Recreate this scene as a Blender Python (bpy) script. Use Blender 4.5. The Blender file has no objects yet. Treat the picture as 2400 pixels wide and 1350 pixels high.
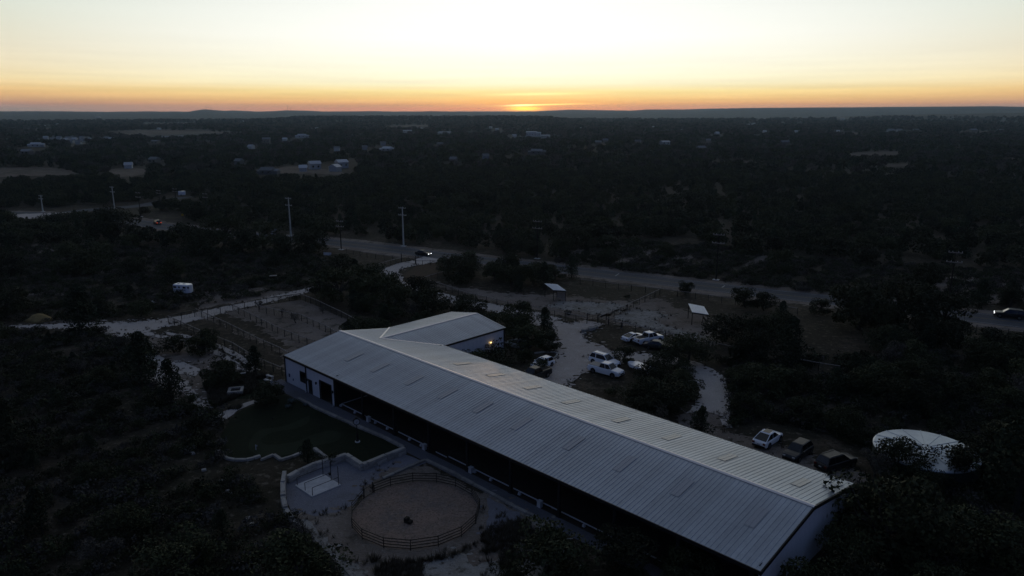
import bpy, bmesh, math, random
import numpy as np
from mathutils import Vector, Matrix
from mathutils.geometry import tessellate_polygon

random.seed(7); rng = np.random.default_rng(11)
sc = bpy.context.scene
COL = sc.collection
R = math.radians

# ------------------------------------------------------------------ camera
F, YH, H = 1728.0, 253.0, 40.0            # focal length in photo pixels, horizon row, flying height in metres
PIT = math.atan((675 - YH) / F); S_, C_ = math.sin(PIT), math.cos(PIT)
cam = bpy.data.objects.new('camera', bpy.data.cameras.new('camera')); COL.objects.link(cam)
cam.location = (0, 0, H); cam.rotation_euler = (R(90) - PIT, 0, 0)
cam.data.sensor_width = 36; cam.data.lens = 36 * F / 2400
cam.data.clip_start = 0.5; cam.data.clip_end = 40000
sc.camera = cam

# ------------------------------------------------------------------ world: dusk sky, sun just on the horizon
SUN_AZ = R(1.05)                          # to the right of straight ahead (+Y)
world = bpy.data.worlds.new('World'); sc.world = world; world.use_nodes = True
def build_sky():
    nt = world.node_tree; N = nt.nodes; L = nt.links
    bg = N['Background']
    def m(op, a, b=None, c=None, clamp=False):
        n = N.new('ShaderNodeMath'); n.operation = op; n.use_clamp = clamp
        for i, v in enumerate((a, b, c)):
            if v is None: continue
            if isinstance(v, (int, float)): n.inputs[i].default_value = v
            else: L.new(v, n.inputs[i])
        return n.outputs[0]
    tc = N.new('ShaderNodeTexCoord'); sep = N.new('ShaderNodeSeparateXYZ'); L.new(tc.outputs['Generated'], sep.inputs[0])
    X, Y, Z = sep.outputs
    el = m('MULTIPLY', m('ARCSINE', m('MINIMUM', m('MAXIMUM', Z, -1.0), 1.0)), 180 / math.pi)   # elevation, degrees
    pos = m('SQRT', m('DIVIDE', m('MAXIMUM', el, 0.0), 90.0))
    az = m('SUBTRACT', m('MULTIPLY', m('ARCTAN2', X, Y), 180 / math.pi), math.degrees(SUN_AZ))  # azimuth from the sun, degrees
    aaz = m('ABSOLUTE', az)
    def s2l(c): c /= 255.0; return c / 12.92 if c <= .04045 else ((c + .055) / 1.055) ** 2.4
    def ramp(stops):
        n = N.new('ShaderNodeValToRGB'); cr = n.color_ramp; cr.interpolation = 'LINEAR'
        while len(cr.elements) > 1: cr.elements.remove(cr.elements[-1])
        for i, (e, col, k) in enumerate(stops):
            p = math.sqrt(e / 90.0)
            el_ = cr.elements[0] if i == 0 else cr.elements.new(p)
            el_.position = p; el_.color = tuple(s2l(v) * k for v in col) + (1,)
        L.new(pos, n.inputs[0]); return n.outputs[0]
    zen = (76, 88, 108)
    west = ramp([(0, (240, 152, 106), 1.25), (.28, (247, 176, 108), 1.2), (.65, (251, 203, 128), 1.15), (1.2, (252, 228, 157), 1.12), (1.75, (253, 245, 206), 1.1),
                 (2.3, (254, 250, 220), 1.12), (3.4, (255, 254, 236), 1.1), (5, (255, 255, 248), 1.14), (7.6, (254, 255, 250), 1.06), (11, (242, 240, 228), 1),
                 (20, (196, 194, 186), 1), (42, (114, 121, 132), 1), (90, zen, 1)])
    side = ramp([(0, (182, 152, 134), 1.0), (.3, (198, 148, 122), 1.08), (.6, (212, 166, 122), 1.1), (.9, (227, 182, 126), 1.1), (1.25, (236, 199, 139), 1.1), (1.9, (241, 220, 172), 1.06),
                 (2.7, (239, 225, 190), 1.05), (3.8, (236, 228, 203), 1), (6.4, (224, 229, 215), 1), (11, (184, 194, 192), 1),
                 (20, (128, 138, 146), 1), (42, (90, 100, 118), 1), (90, zen, 1)])
    east = ramp([(0, (66, 68, 82), 1), (4, (80, 77, 90), 1), (10, (68, 76, 102), 1), (20, (53, 71, 113), 1), (42, (58, 75, 110), 1), (90, zen, 1)])
    def mixc(f, a, b):
        n = N.new('ShaderNodeMix'); n.data_type = 'RGBA'; L.new(f, n.inputs[0]); L.new(a, n.inputs[6]); L.new(b, n.inputs[7]); return n.outputs[2]
    def sstep(v, a, b):
        n = N.new('ShaderNodeMapRange'); n.interpolation_type = 'SMOOTHSTEP'
        L.new(v, n.inputs[0]); n.inputs[1].default_value = a; n.inputs[2].default_value = b; return n.outputs[0]
    f1 = m('MULTIPLY', aaz, 1 / 34.0, clamp=True)
    f1 = m('POWER', f1, 1.7)
    c = mixc(f1, west, side)
    c = mixc(sstep(aaz, 34, 105), c, east)
    # the physical sky adds its own soft colour to the upper dome
    sky = N.new('ShaderNodeTexSky'); sky.sky_type = 'NISHITA'; sky.sun_disc = False
    sky.sun_elevation = R(0.4); sky.sun_rotation = SUN_AZ; sky.altitude = 300
    sk = N.new('ShaderNodeVectorMath'); sk.operation = 'SCALE'; L.new(sky.outputs[0], sk.inputs[0]); L.new(m('MULTIPLY', sstep(el, 12, 40), 0.02), sk.inputs['Scale'])
    ad = N.new('ShaderNodeVectorMath'); ad.operation = 'ADD'; L.new(c, ad.inputs[0]); L.new(sk.outputs[0], ad.inputs[1]); c = ad.outputs[0]
    # glow where the sun is going down and two thin streaks of cloud lit from below
    def gauss(v, w): return m('EXPONENT', m('MULTIPLY', m('POWER', m('ABSOLUTE', m('DIVIDE', v, w)), 2.0), -1.0))
    def add(c, fac, rgb):
        n = N.new('ShaderNodeVectorMath'); n.operation = 'SCALE'; n.inputs[0].default_value = rgb; L.new(fac, n.inputs['Scale'])
        a = N.new('ShaderNodeVectorMath'); a.operation = 'ADD'; L.new(c, a.inputs[0]); L.new(n.outputs[0], a.inputs[1]); return a.outputs[0]
    c = add(c, m('MULTIPLY', gauss(m('SUBTRACT', az, -0.1), 1.15), gauss(m('SUBTRACT', el, -0.05), 0.15)), (1.9, 1.35, .0))
    c = add(c, m('MULTIPLY', gauss(m('SUBTRACT', az, 0.2), 6.5), gauss(m('SUBTRACT', el, 0.15), 0.55)), (.35, .10, -.04))
    e2 = m('SUBTRACT', el, m('MULTIPLY_ADD', az, 0.022, 0.205))
    c = add(c, m('MULTIPLY', gauss(m('SUBTRACT', az, 1.2), 2.6), gauss(e2, 0.05)), (1.0, .9, .2))
    c = add(c, m('MULTIPLY', gauss(m('SUBTRACT', az, -.3), 1.0), gauss(e2, 0.06)), (.9, 1.1, .7))
    e3 = m('SUBTRACT', el, m('MULTIPLY_ADD', az, 0.012, 1.0))
    c = add(c, m('MULTIPLY', gauss(m('SUBTRACT', az, 0.6), 3.2), gauss(e3, 0.10)), (.05, .28, .12))
    # faint uneven bands of high thin cloud near the horizon
    mp = N.new('ShaderNodeMapping'); L.new(tc.outputs['Generated'], mp.inputs[0]); mp.inputs['Scale'].default_value = (3, 3, 95)
    nz = N.new('ShaderNodeTexNoise'); L.new(mp.outputs[0], nz.inputs[0]); nz.inputs['Scale'].default_value = 1.6; nz.inputs['Detail'].default_value = 3
    k = m('MULTIPLY', m('SUBTRACT', nz.outputs[0], 0.5), m('MULTIPLY', gauss(el, 3.2), 0.34))
    sc_ = N.new('ShaderNodeVectorMath'); sc_.operation = 'SCALE'; L.new(c, sc_.inputs[0]); L.new(m('ADD', k, 1.0), sc_.inputs['Scale'])
    mx = N.new('ShaderNodeVectorMath'); mx.operation = 'MAXIMUM'; L.new(sc_.outputs[0], mx.inputs[0]); mx.inputs[1].default_value = (0, 0, 0)
    L.new(mx.outputs[0], bg.inputs[0]); bg.inputs[1].default_value = 1.0
build_sky()

sun = bpy.data.objects.new('sun', bpy.data.lights.new('sun', 'SUN')); COL.objects.link(sun)
sun.data.energy = 0.05; sun.data.angle = R(1.0); sun.data.color = (1.0, .55, .25)
sun.rotation_euler = (R(90 - 0.8), 0, math.pi - SUN_AZ)
sun.location = (0, 200, 120)

vs = sc.view_settings
vs.view_transform = 'Standard'; vs.look = 'None'; vs.exposure = 0.0; vs.gamma = 1.0; vs.use_curve_mapping = False
sc.cycles.max_bounces = 5; sc.cycles.diffuse_bounces = 2; sc.cycles.glossy_bounces = 2; sc.cycles.volume_bounces = 0
sc.cycles.use_denoising = True

# ------------------------------------------------------------------ helpers: places
def lerp(a, b, t): return a + (b - a) * t
def sst(a, b, x): t = np.clip((np.asarray(x, float) - a) / (b - a), 0, 1); return t * t * (3 - 2 * t)
SKY_V = [(-900, 262), (0, 261.5), (100, 261), (250, 262.5), (330, 261.5), (440, 262), (460, 259), (485, 256.3), (500, 258), (525, 260.5), (545, 259), (600, 262), (640, 261), (670, 259),
         (720, 260), (760, 262), (880, 261), (950, 263), (1010, 261), (1100, 262.5), (1200, 264), (1240, 262), (1290, 259.5), (1340, 257.5), (1400, 258.5), (1480, 259.5),
         (1520, 257), (1600, 257), (1660, 255), (1750, 253.5), (1900, 252.5), (2000, 252), (2100, 251), (2200, 250.5), (2330, 249.5), (2400, 251), (3300, 252)]
MID_V = [(-900, 300), (1340, 300), (1400, 292), (1600, 285), (1800, 279), (1950, 274), (2100, 269), (2400, 264), (3300, 262)]
MESA_V = [(-900, 304), (380, 304), (560, 290), (700, 279), (980, 278), (1200, 279), (1290, 281), (1320, 286), (1345, 297), (1400, 302), (3300, 304)]
def crest(tab, u, y):
    v = np.interp(u, [p[0] for p in tab], [p[1] for p in tab]); t = (v - 675) / F
    return H - y * (C_ * t - (-S_)) / (C_ - S_ * t) if False else H - y * (S_ + C_ * t) / (C_ - S_ * t)
def terrain(x, y):
    """height of the land: level round the barn, rolling beyond, three lines of hills"""
    x = np.asarray(x, float); y = np.asarray(y, float); r = np.hypot(x, y)
    yy = np.maximum(y, 1.0); u = 1200 + 1728 * 1.0294 * x / yy; front = sst(0, 800, y)
    roll = (np.sin(x * .011 + 1.3) * np.cos(y * .009 + .4) + .6 * np.sin(x * .023 - y * .017)) * 1.8 * sst(350, 800, r)
    roll = roll + 1.8 * sst(350, 800, r)
    rr = r + 160 * np.sin(x * .0022 + .7) + 90 * np.sin(x * .006)
    far = np.maximum(crest(SKY_V, u, yy), 0) * sst(3000, 6500, r) * front
    mid = np.maximum(crest(MID_V, u, yy), 0) * sst(2100, 3000, rr) * (1 - sst(3200, 4000, rr)) * front
    mesa = np.maximum(crest(MESA_V, u, yy), 0) * sst(1650, 2300, rr) * (1 - sst(2500, 3000, rr)) * front
    hills = np.maximum(np.maximum(far, mid), mesa)
    rough = (np.sin(x * .031 + y * .013) + np.sin(x * .07 - y * .02)) * 1.2 * sst(5000, 6500, r)
    return np.maximum(roll * (1 - sst(1500, 2500, r)) + hills + rough * 1.2, 0.0)
def at(u, v, z=0.0):
    """the point of the land (or of a level z above it) that the photo shows at pixel u, v"""
    t = (v - 675) / F; a = (u - 1200) / F; d = (a, C_ - S_ * t, -S_ - C_ * t); g = 0.0
    for _ in range(14):
        k = (z + g - H) / d[2]; x, y = d[0] * k, d[1] * k
        if y < 350: break
        g = g + 0.6 * (float(terrain(x, y)) - g)
    return (x, y, z + g)
def at2(u, v, z=0.0): p = at(u, v, z); return (p[0], p[1])
# barn frame: a runs along the building from its left corner, b goes back
A0 = at2(667, 832, 4.2); _B = at2(1783, 1337, 4.2); BL = math.dist(A0, _B)
E1 = ((_B[0] - A0[0]) / BL, (_B[1] - A0[1]) / BL); E2 = (-E1[1], E1[0]); BANG = math.atan2(E1[1], E1[0])
def W(a, b): return (A0[0] + a * E1[0] + b * E2[0], A0[1] + a * E1[1] + b * E2[1])

# ------------------------------------------------------------------ helpers: materials
def mat(name, col, rough=.8, metal=0, spec=.3, var=0, vscale=3.0, col2=None, bump=0, bscale=20, emit=None, estr=0, objvar=0, coat=0):
    m = bpy.data.materials.new(name); m.use_nodes = True; nt = m.node_tree; N = nt.nodes; L = nt.links; p = N['Principled BSDF']
    p.inputs['Base Color'].default_value = (*col, 1); p.inputs['Roughness'].default_value = rough; p.inputs['Metallic'].default_value = metal
    p.inputs['Specular IOR Level'].default_value = spec; p.inputs['Coat Weight'].default_value = coat
    if emit: p.inputs['Emission Color'].default_value = (*emit, 1); p.inputs['Emission Strength'].default_value = estr
    if var or col2 or bump or objvar:
        tc = N.new('ShaderNodeTexCoord')
    if var or col2:
        nz = N.new('ShaderNodeTexNoise'); nz.inputs['Scale'].default_value = vscale; nz.inputs['Detail'].default_value = 5; nz.inputs['Roughness'].default_value = .65
        L.new(tc.outputs['Object'], nz.inputs[0])
        r = N.new('ShaderNodeValToRGB'); r.color_ramp.elements[0].position = .32; r.color_ramp.elements[1].position = .68
        c2 = col2 or tuple(c * (1 + var) for c in col); c1 = col if col2 else tuple(c * (1 - var) for c in col)
        r.color_ramp.elements[0].color = (*c1, 1); r.color_ramp.elements[1].color = (*c2, 1)
        L.new(nz.outputs[0], r.inputs[0]); out = r.outputs[0]
        if objvar:
            oi = N.new('ShaderNodeObjectInfo'); mr = N.new('ShaderNodeMapRange'); L.new(oi.outputs['Random'], mr.inputs[0])
            mr.inputs[3].default_value = 1 - objvar; mr.inputs[4].default_value = 1 + objvar
            hs = N.new('ShaderNodeHueSaturation'); L.new(mr.outputs[0], hs.inputs['Value']); L.new(out, hs.inputs['Color']); out = hs.outputs[0]
        L.new(out, p.inputs['Base Color'])
    if bump:
        b = N.new('ShaderNodeBump'); b.inputs['Strength'].default_value = bump; b.inputs['Distance'].default_value = .1
        n2 = N.new('ShaderNodeTexNoise'); n2.inputs['Scale'].default_value = bscale; n2.inputs['Detail'].default_value = 4
        L.new(tc.outputs['Object'], n2.inputs[0]); L.new(n2.outputs[0], b.inputs['Height']); L.new(b.outputs[0], p.inputs['Normal'])
    return m
def layered(name, base, layers, rough=.95, bump=.4, bscale=2.0):
    """noise layers over a base colour: (scale, threshold, softness, colour)"""
    m = bpy.data.materials.new(name); m.use_nodes = True; nt = m.node_tree; N = nt.nodes; L = nt.links; p = N['Principled BSDF']
    p.inputs['Roughness'].default_value = rough; p.inputs['Specular IOR Level'].default_value = .12
    g = N.new('ShaderNodeNewGeometry'); cur = None
    for i, (s, th, so, col) in enumerate(layers):
        mp = N.new('ShaderNodeMapping'); mp.inputs['Location'].default_value = (i * 37.1, i * 11.7, 0); L.new(g.outputs['Position'], mp.inputs[0])
        nz = N.new('ShaderNodeTexNoise'); nz.inputs['Scale'].default_value = s; nz.inputs['Detail'].default_value = 6; nz.inputs['Roughness'].default_value = .62
        L.new(mp.outputs[0], nz.inputs[0])
        mr = N.new('ShaderNodeMapRange'); L.new(nz.outputs[0], mr.inputs[0]); mr.inputs[1].default_value = th - so; mr.inputs[2].default_value = th + so
        mx = N.new('ShaderNodeMix'); mx.data_type = 'RGBA'; L.new(mr.outputs[0], mx.inputs[0]); mx.inputs[7].default_value = (*col, 1)
        if cur is None: mx.inputs[6].default_value = (*base, 1)
        else: L.new(cur, mx.inputs[6])
        cur = mx.outputs[2]
    L.new(cur, p.inputs['Base Color'])
    b = N.new('ShaderNodeBump'); b.inputs['Strength'].default_value = bump; b.inputs['Distance'].default_value = .15
    n2 = N.new('ShaderNodeTexNoise'); n2.inputs['Scale'].default_value = bscale; n2.inputs['Detail'].default_value = 6
    L.new(g.outputs['Position'], n2.inputs[0]); L.new(n2.outputs[0], b.inputs['Height']); L.new(b.outputs[0], p.inputs['Normal'])
    return m
M = {}
M['ground'] = layered('ground', (.050, .039, .026), [(.035, .56, .10, (.034, .033, .019)), (.12, .60, .07, (.115, .09, .064)), (.4, .56, .06, (.024, .023, .013)), (1.1, .60, .05, (.15, .125, .095)), (2.4, .56, .06, (.03, .026, .016)), (6, .6, .1, (.07, .056, .04))])
M['gravel'] = layered('gravel', (.56, .505, .45), [(.15, .55, .12, (.47, .42, .37)), (.5, .64, .06, (.28, .24, .195)), (1.6, .60, .06, (.54, .495, .45)), (4, .60, .10, (.59, .535, .48)), (11, .62, .06, (.30, .27, .24))], bump=.7, bscale=6)
M['lot'] = layered('lot', (.50, .435, .375), [(.15, .55, .12, (.41, .345, .29)), (.8, .60, .08, (.57, .52, .47)), (4, .62, .08, (.30, .255, .22)), (9, .62, .08, (.58, .54, .50))], bump=.7, bscale=6)
M['yard'] = layered('yard_gravel', (.21, .21, .235), [(.3, .58, .1, (.17, .165, .175)), (3, .6, .1, (.25, .245, .265)), (9, .62, .08, (.11, .11, .11))], bump=.7, bscale=7)
M['walk'] = layered('walk', (.12, .122, .14), [(.3, .58, .1, (.095, .095, .10)), (5, .6, .1, (.14, .142, .16))], bump=.3, bscale=8)
M['sand'] = layered('sand', (.29, .205, .155), [(.25, .5, .12, (.185, .155, .135)), (1.2, .56, .06, (.20, .15, .115)), (2.2, .58, .1, (.32, .235, .18)), (5, .58, .05, (.12, .09, .072))], bump=1.0, bscale=3.5)
M['soil'] = layered('paddock_soil', (.17, .138, .112), [(.10, .52, .08, (.25, .21, .175)), (.45, .60, .07, (.06, .054, .04)), (2, .62, .06, (.30, .26, .22)), (6, .6, .08, (.11, .09, .07))], bump=.7, bscale=3)
M['bare'] = layered('bare_ground', (.30, .285, .255), [(.25, .55, .1, (.20, .175, .14)), (1.1, .58, .06, (.08, .07, .052)), (5, .6, .08, (.38, .36, .33))], bump=.7, bscale=4)
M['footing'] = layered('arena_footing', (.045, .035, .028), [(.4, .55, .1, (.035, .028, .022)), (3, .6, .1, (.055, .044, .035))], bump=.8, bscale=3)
M['brown'] = layered('dry_lawn', (.075, .052, .034), [(.2, .55, .1, (.06, .045, .03)), (2, .6, .08, (.09, .066, .044))], bump=.6, bscale=4)
M['field'] = layered('field', (.15, .118, .092), [(.02, .52, .1, (.09, .074, .056)), (.2, .6, .08, (.19, .155, .125))])
M['turf'] = layered('turf', (.014, .020, .009), [(.3, .56, .1, (.010, .015, .007)), (1.2, .58, .06, (.019, .025, .012)), (4, .6, .1, (.009, .013, .006))], bump=.2, bscale=12)
M['green'] = layered('putting_green', (.024, .032, .017), [(.5, .56, .1, (.019, .026, .014)), (6, .6, .1, (.028, .036, .02))], bump=.1, bscale=15)
M['asphalt'] = layered('asphalt', (.085, .09, .10), [(.08, .55, .12, (.07, .075, .082)), (.8, .6, .1, (.095, .10, .112)), (6, .62, .08, (.06, .064, .07))], rough=.8, bump=.2, bscale=12)
M['line'] = mat('road_paint', (.34, .34, .33), .7, var=.3, vscale=2)
M['far'] = layered('far_woods', (.075, .082, .07), [(.0025, .55, .1, (.11, .108, .09)), (.012, .6, .08, (.14, .13, .105)), (.05, .55, .12, (.035, .042, .034))], bump=1, bscale=.06)  # winter woods tone, raised so the colour also carries some distance haze
M['line_y'] = mat('worn_yellow_paint', (.20, .16, .07), .8, var=.4, vscale=1)
M['roof'] = mat('galvalume', (.295, .345, .425), .40, .75, .5, var=.16, vscale=.45, objvar=.08)
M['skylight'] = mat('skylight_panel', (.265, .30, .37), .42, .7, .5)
M['skylight_w'] = mat('skylight_lit_tint', (.335, .355, .385), .42, .6, .5)  # rear-slope copy of the skylight, western glow put into its paler colour
M['ridge'] = mat('ridge_metal', (.74, .72, .74), .4, .5, .5)
M['shed_roof'] = mat('shed_roof', (.74, .78, .80), .45, .3, .5, var=.08, vscale=1)
M['fascia'] = mat('dark_trim', (.012, .013, .015), .5)
M['white_wall'] = mat('white_siding', (.68, .685, .70), .5, 0, .4, var=.06, vscale=1.5)
M['inner'] = mat('shade_black', (.02, .02, .02), .8)
M['steel'] = mat('dark_steel', (.018, .018, .02), .5, .2)
M['pipe'] = mat('pen_pipe', (.02, .017, .015), .6, .3)
M['white'] = mat('white_plastic', (.42, .43, .44), .5)
M['glass'] = mat('dark_glass', (.006, .007, .009), .12, 0, .6)
M['stone'] = mat('limestone', (.38, .355, .315), .95, var=.25, vscale=2.2, bump=.8, bscale=5, objvar=.2)
M['stone_d'] = mat('edging_stone', (.27, .255, .23), .95, var=.3, vscale=2.2, bump=.8, bscale=5, objvar=.2)
M['concrete'] = mat('concrete', (.55, .54, .52), .9, var=.16, vscale=1.2, bump=.3, bscale=14)
M['wood_d'] = mat('dark_wood', (.022, .018, .014), .9, var=.3, vscale=4)
M['wood_g'] = mat('weathered_wood', (.30, .27, .24), .9, var=.3, vscale=4)
M['pole_c'] = mat('pale_pole', (.50, .51, .46), .8, var=.15, vscale=2)
M['insul'] = mat('insulator', (.55, .55, .52), .4)
M['wire'] = mat('cable', (.03, .03, .03), .6)
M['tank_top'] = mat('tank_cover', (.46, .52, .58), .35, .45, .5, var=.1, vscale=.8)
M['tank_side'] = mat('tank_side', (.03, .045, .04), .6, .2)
M['rubber'] = mat('rubber', (.012, .012, .012), .8)
M['rim'] = mat('wheel_rim', (.16, .165, .175), .35, .8)
M['paint_w'] = mat('white_paint', (.82, .84, .87), .3, 0, .5, coat=.5)
M['paint_c'] = mat('cream_tonneau', (.34, .31, .27), .7)
M['paint_d'] = mat('charcoal_paint', (.012, .014, .017), .45, 0, .4, coat=.25)
M['paint_b'] = mat('black_paint', (.006, .007, .009), .45, 0, .4, coat=.25)
M['paint_s'] = mat('silver_paint', (.30, .33, .36), .3, .5, .5, coat=.5)
M['lamp_r'] = mat('tail_lamp', (.10, .008, .006), .3)
M['lamp_w'] = mat('clear_lamp', (.4, .4, .4), .2)
M['lit_r'] = mat('lit_tail_lamp', (.3, .02, .01), .4, emit=(1, .12, .05), estr=.7)
M['lit_w'] = mat('lit_headlamp', (.8, .8, .8), .4, emit=(.95, .98, 1), estr=3)
M['lit_y'] = mat('lit_wall_lamp', (.8, .6, .3), .4, emit=(1, .66, .24), estr=2.8)
M['blue'] = mat('blue_stripe', (.02, .04, .12), .4)
M['black'] = mat('black_matt', (.008, .008, .009), .8)
M['sandpile'] = mat('yellow_sand', (.26, .19, .08), .95, var=.2, vscale=1.5)
M['sign_w'] = mat('white_sign', (.55, .57, .6), .5)
M['sign_y'] = mat('yellow_sign', (.5, .32, .03), .5)
M['h_wall'] = mat('house_wall', (.42, .44, .45), .8, objvar=.25, var=.05)
M['h_tan'] = mat('house_stone', (.20, .18, .155), .9, objvar=.25, var=.1)
M['h_grey'] = mat('house_grey', (.13, .135, .14), .9, objvar=.25, var=.1)
M['h_roof'] = mat('house_roof', (.16, .17, .18), .6, objvar=.3, var=.08)
M['h_roofw'] = mat('pale_metal_roof', (.40, .43, .47), .45, .3, objvar=.15, var=.05)
M['leaf_oak'] = mat('oak_leaves', (.022, .025, .010), .75, 0, .2, col2=(.048, .055, .021), vscale=.5, objvar=.5)
M['leaf_cedar'] = mat('juniper_leaves', (.016, .023, .011), .8, 0, .2, col2=(.034, .048, .023), vscale=.6, objvar=.3)
M['leaf_dry'] = mat('sparse_leaves', (.055, .050, .040), .85, 0, .2, col2=(.11, .098, .08), vscale=.6, objvar=.3)
M['bark'] = mat('bark', (.05, .045, .038), .95, var=.3, vscale=3)
M['grass'] = mat('dry_grass', (.06, .05, .032), .9, 0, .15, col2=(.12, .10, .07), vscale=.3, objvar=.4)
M['agave'] = mat('agave_leaf', (.09, .115, .105), .6)

# ------------------------------------------------------------------ helpers: meshes and objects
def link(name, me, m=None, parent=None, smooth=False):
    o = bpy.data.objects.new(name, me); COL.objects.link(o)
    if m is not None and not me.materials: me.materials.append(m)
    if parent: o.parent = parent
    if smooth: me.polygons.foreach_set('use_smooth', [True] * len(me.polygons))
    return o
def mesh_np(name, V, Fq):
    """fast mesh from numpy verts and equal-sided faces"""
    me = bpy.data.meshes.new(name); n, k = Fq.shape
    me.vertices.add(len(V)); me.vertices.foreach_set('co', np.ascontiguousarray(V, np.float32).ravel())
    me.loops.add(n * k); me.loops.foreach_set('vertex_index', np.ascontiguousarray(Fq, np.int32).ravel())
    me.polygons.add(n); me.polygons.foreach_set('loop_start', np.arange(0, n * k, k, dtype=np.int32)); me.polygons.foreach_set('loop_total', np.full(n, k, np.int32))
    me.update(calc_edges=True); me.validate(); return me
class MB:
    """collects boxes, bars, tubes and lofts into ONE mesh"""
    def __init__(s): s.v = []; s.f = []
    def add(s, vs_, fs_):
        n = len(s.v); s.v += [tuple(p) for p in vs_]; s.f += [tuple(i + n for i in f) for f in fs_]; return s
    def box(s, c, d, rz=0, rx=0, ry=0, top=1.0):
        x, y, z = (k / 2 for k in d); m = Matrix.Translation(c) @ Matrix.Rotation(rz, 4, 'Z') @ Matrix.Rotation(ry, 4, 'Y') @ Matrix.Rotation(rx, 4, 'X')
        P = [m @ Vector(p) for p in ((-x, -y, -z), (x, -y, -z), (x, y, -z), (-x, y, -z), (-x * top, -y * top, z), (x * top, -y * top, z), (x * top, y * top, z), (-x * top, y * top, z))]
        return s.add(P, [(0, 3, 2, 1), (4, 5, 6, 7), (0, 1, 5, 4), (1, 2, 6, 5), (2, 3, 7, 6), (3, 0, 4, 7)])
    def tube(s, p, q, r, r2=None, n=6, cap=True):
        p, q = Vector(p), Vector(q); d = (q - p).normalized(); a = d.orthogonal().normalized(); b = d.cross(a); r2 = r if r2 is None else r2
        P = [p + (a * math.cos(2 * math.pi * i / n) + b * math.sin(2 * math.pi * i / n)) * r for i in range(n)] + [q + (a * math.cos(2 * math.pi * i / n) + b * math.sin(2 * math.pi * i / n)) * r2 for i in range(n)]
        fs_ = [(i, (i + 1) % n, n + (i + 1) % n, n + i) for i in range(n)]
        if cap: fs_ += [tuple(range(n - 1, -1, -1)), tuple(range(n, 2 * n))]
        return s.add(P, fs_)
    def bar(s, p, q, w, h):
        p, q = Vector(p), Vector(q); d = (q - p).normalized(); up = Vector((0, 0, 1)) if abs(d.z) < .95 else Vector((1, 0, 0)); a = d.cross(up).normalized() * w / 2; b = a.cross(d).normalized() * h / 2
        P = [p - a - b, p + a - b, p + a + b, p - a + b, q - a - b, q + a - b, q + a + b, q - a + b]
        return s.add(P, [(0, 1, 2, 3), (7, 6, 5, 4), (0, 4, 5, 1), (1, 5, 6, 2), (2, 6, 7, 3), (3, 7, 4, 0)])
    def lathe(s, prof, n=16, c=(0, 0, 0)):
        P = []; k = len(prof)
        for i in range(n):
            a = 2 * math.pi * i / n; P += [(c[0] + r * math.cos(a), c[1] + r * math.sin(a), c[2] + z) for r, z in prof]
        fs_ = [(i * k + j, ((i + 1) % n) * k + j, ((i + 1) % n) * k + j + 1, i * k + j + 1) for i in range(n) for j in range(k - 1)]
        fs_ += [tuple(i * k + k - 1 for i in range(n)), tuple(i * k for i in reversed(range(n)))]
        return s.add(P, fs_)
    def loft(s, rings, cap=True):
        n = len(rings[0]); P = [p for r in rings for p in r]
        fs_ = [(i * n + j, i * n + (j + 1) % n, (i + 1) * n + (j + 1) % n, (i + 1) * n + j) for i in range(len(rings) - 1) for j in range(n)]
        if cap: fs_ += [tuple(range(n - 1, -1, -1)), tuple((len(rings) - 1) * n + j for j in range(n))]
        return s.add(P, fs_)
    def mesh(s, name, m=None):
        me = bpy.data.meshes.new(name); me.from_pydata(s.v, [], s.f); me.update()
        if m is not None: me.materials.append(m)
        return me
    def build(s, name, m, parent=None, smooth=False, loc=None, rz=None):
        o = link(name, s.mesh(name, m), None, parent, smooth)
        if loc is not None: o.location = loc
        if rz is not None: o.rotation_euler.z = rz
        return o
def tag(o, label=None, cat=None, group=None, kind=None):
    if label: o['label'] = label
    if cat: o['category'] = cat
    if group: o['group'] = group
    if kind: o['kind'] = kind
    return o
def thing(name, label, cat, loc=(0, 0, 0), rz=0, group=None):
    o = bpy.data.objects.new(name, None); COL.objects.link(o); o.empty_display_size = .2
    o.location = loc; o.rotation_euler = (0, 0, rz); return tag(o, label, cat, group)
def put(name, me, parent, loc=(0, 0, 0), rz=0, scale=None):
    o = bpy.data.objects.new(name, me); COL.objects.link(o); o.parent = parent; o.location = loc; o.rotation_euler.z = rz
    if scale: o.scale = scale
    return o
def catmull(P, step, closed=False):
    P = [Vector((p[0], p[1])) for p in P]; n = len(P); out = []
    for i in range(n if closed else n - 1):
        p0 = P[(i - 1) % n] if closed or i > 0 else P[0] * 2 - P[1]; p1 = P[i]; p2 = P[(i + 1) % n]
        p3 = P[(i + 2) % n] if closed or i + 2 < n else P[-1] * 2 - P[-2]
        k = max(2, int((p2 - p1).length / step))
        for j in range(k):
            t = j / k; out.append(.5 * ((2 * p1) + (p2 - p0) * t + (2 * p0 - 5 * p1 + 4 * p2 - p3) * t * t + (3 * p1 - p0 - 3 * p2 + p3) * t ** 3))
    if not closed: out.append(P[-1])
    return out
def wob(i, seed, amp):
    return amp * (math.sin(i * .21 + seed) * .5 + math.sin(i * .83 + seed * 2.3) * .35 + math.sin(i * 2.1 + seed * 1.7) * .25 + (random.random() - .5) * .7)
VERGE = []
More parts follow.
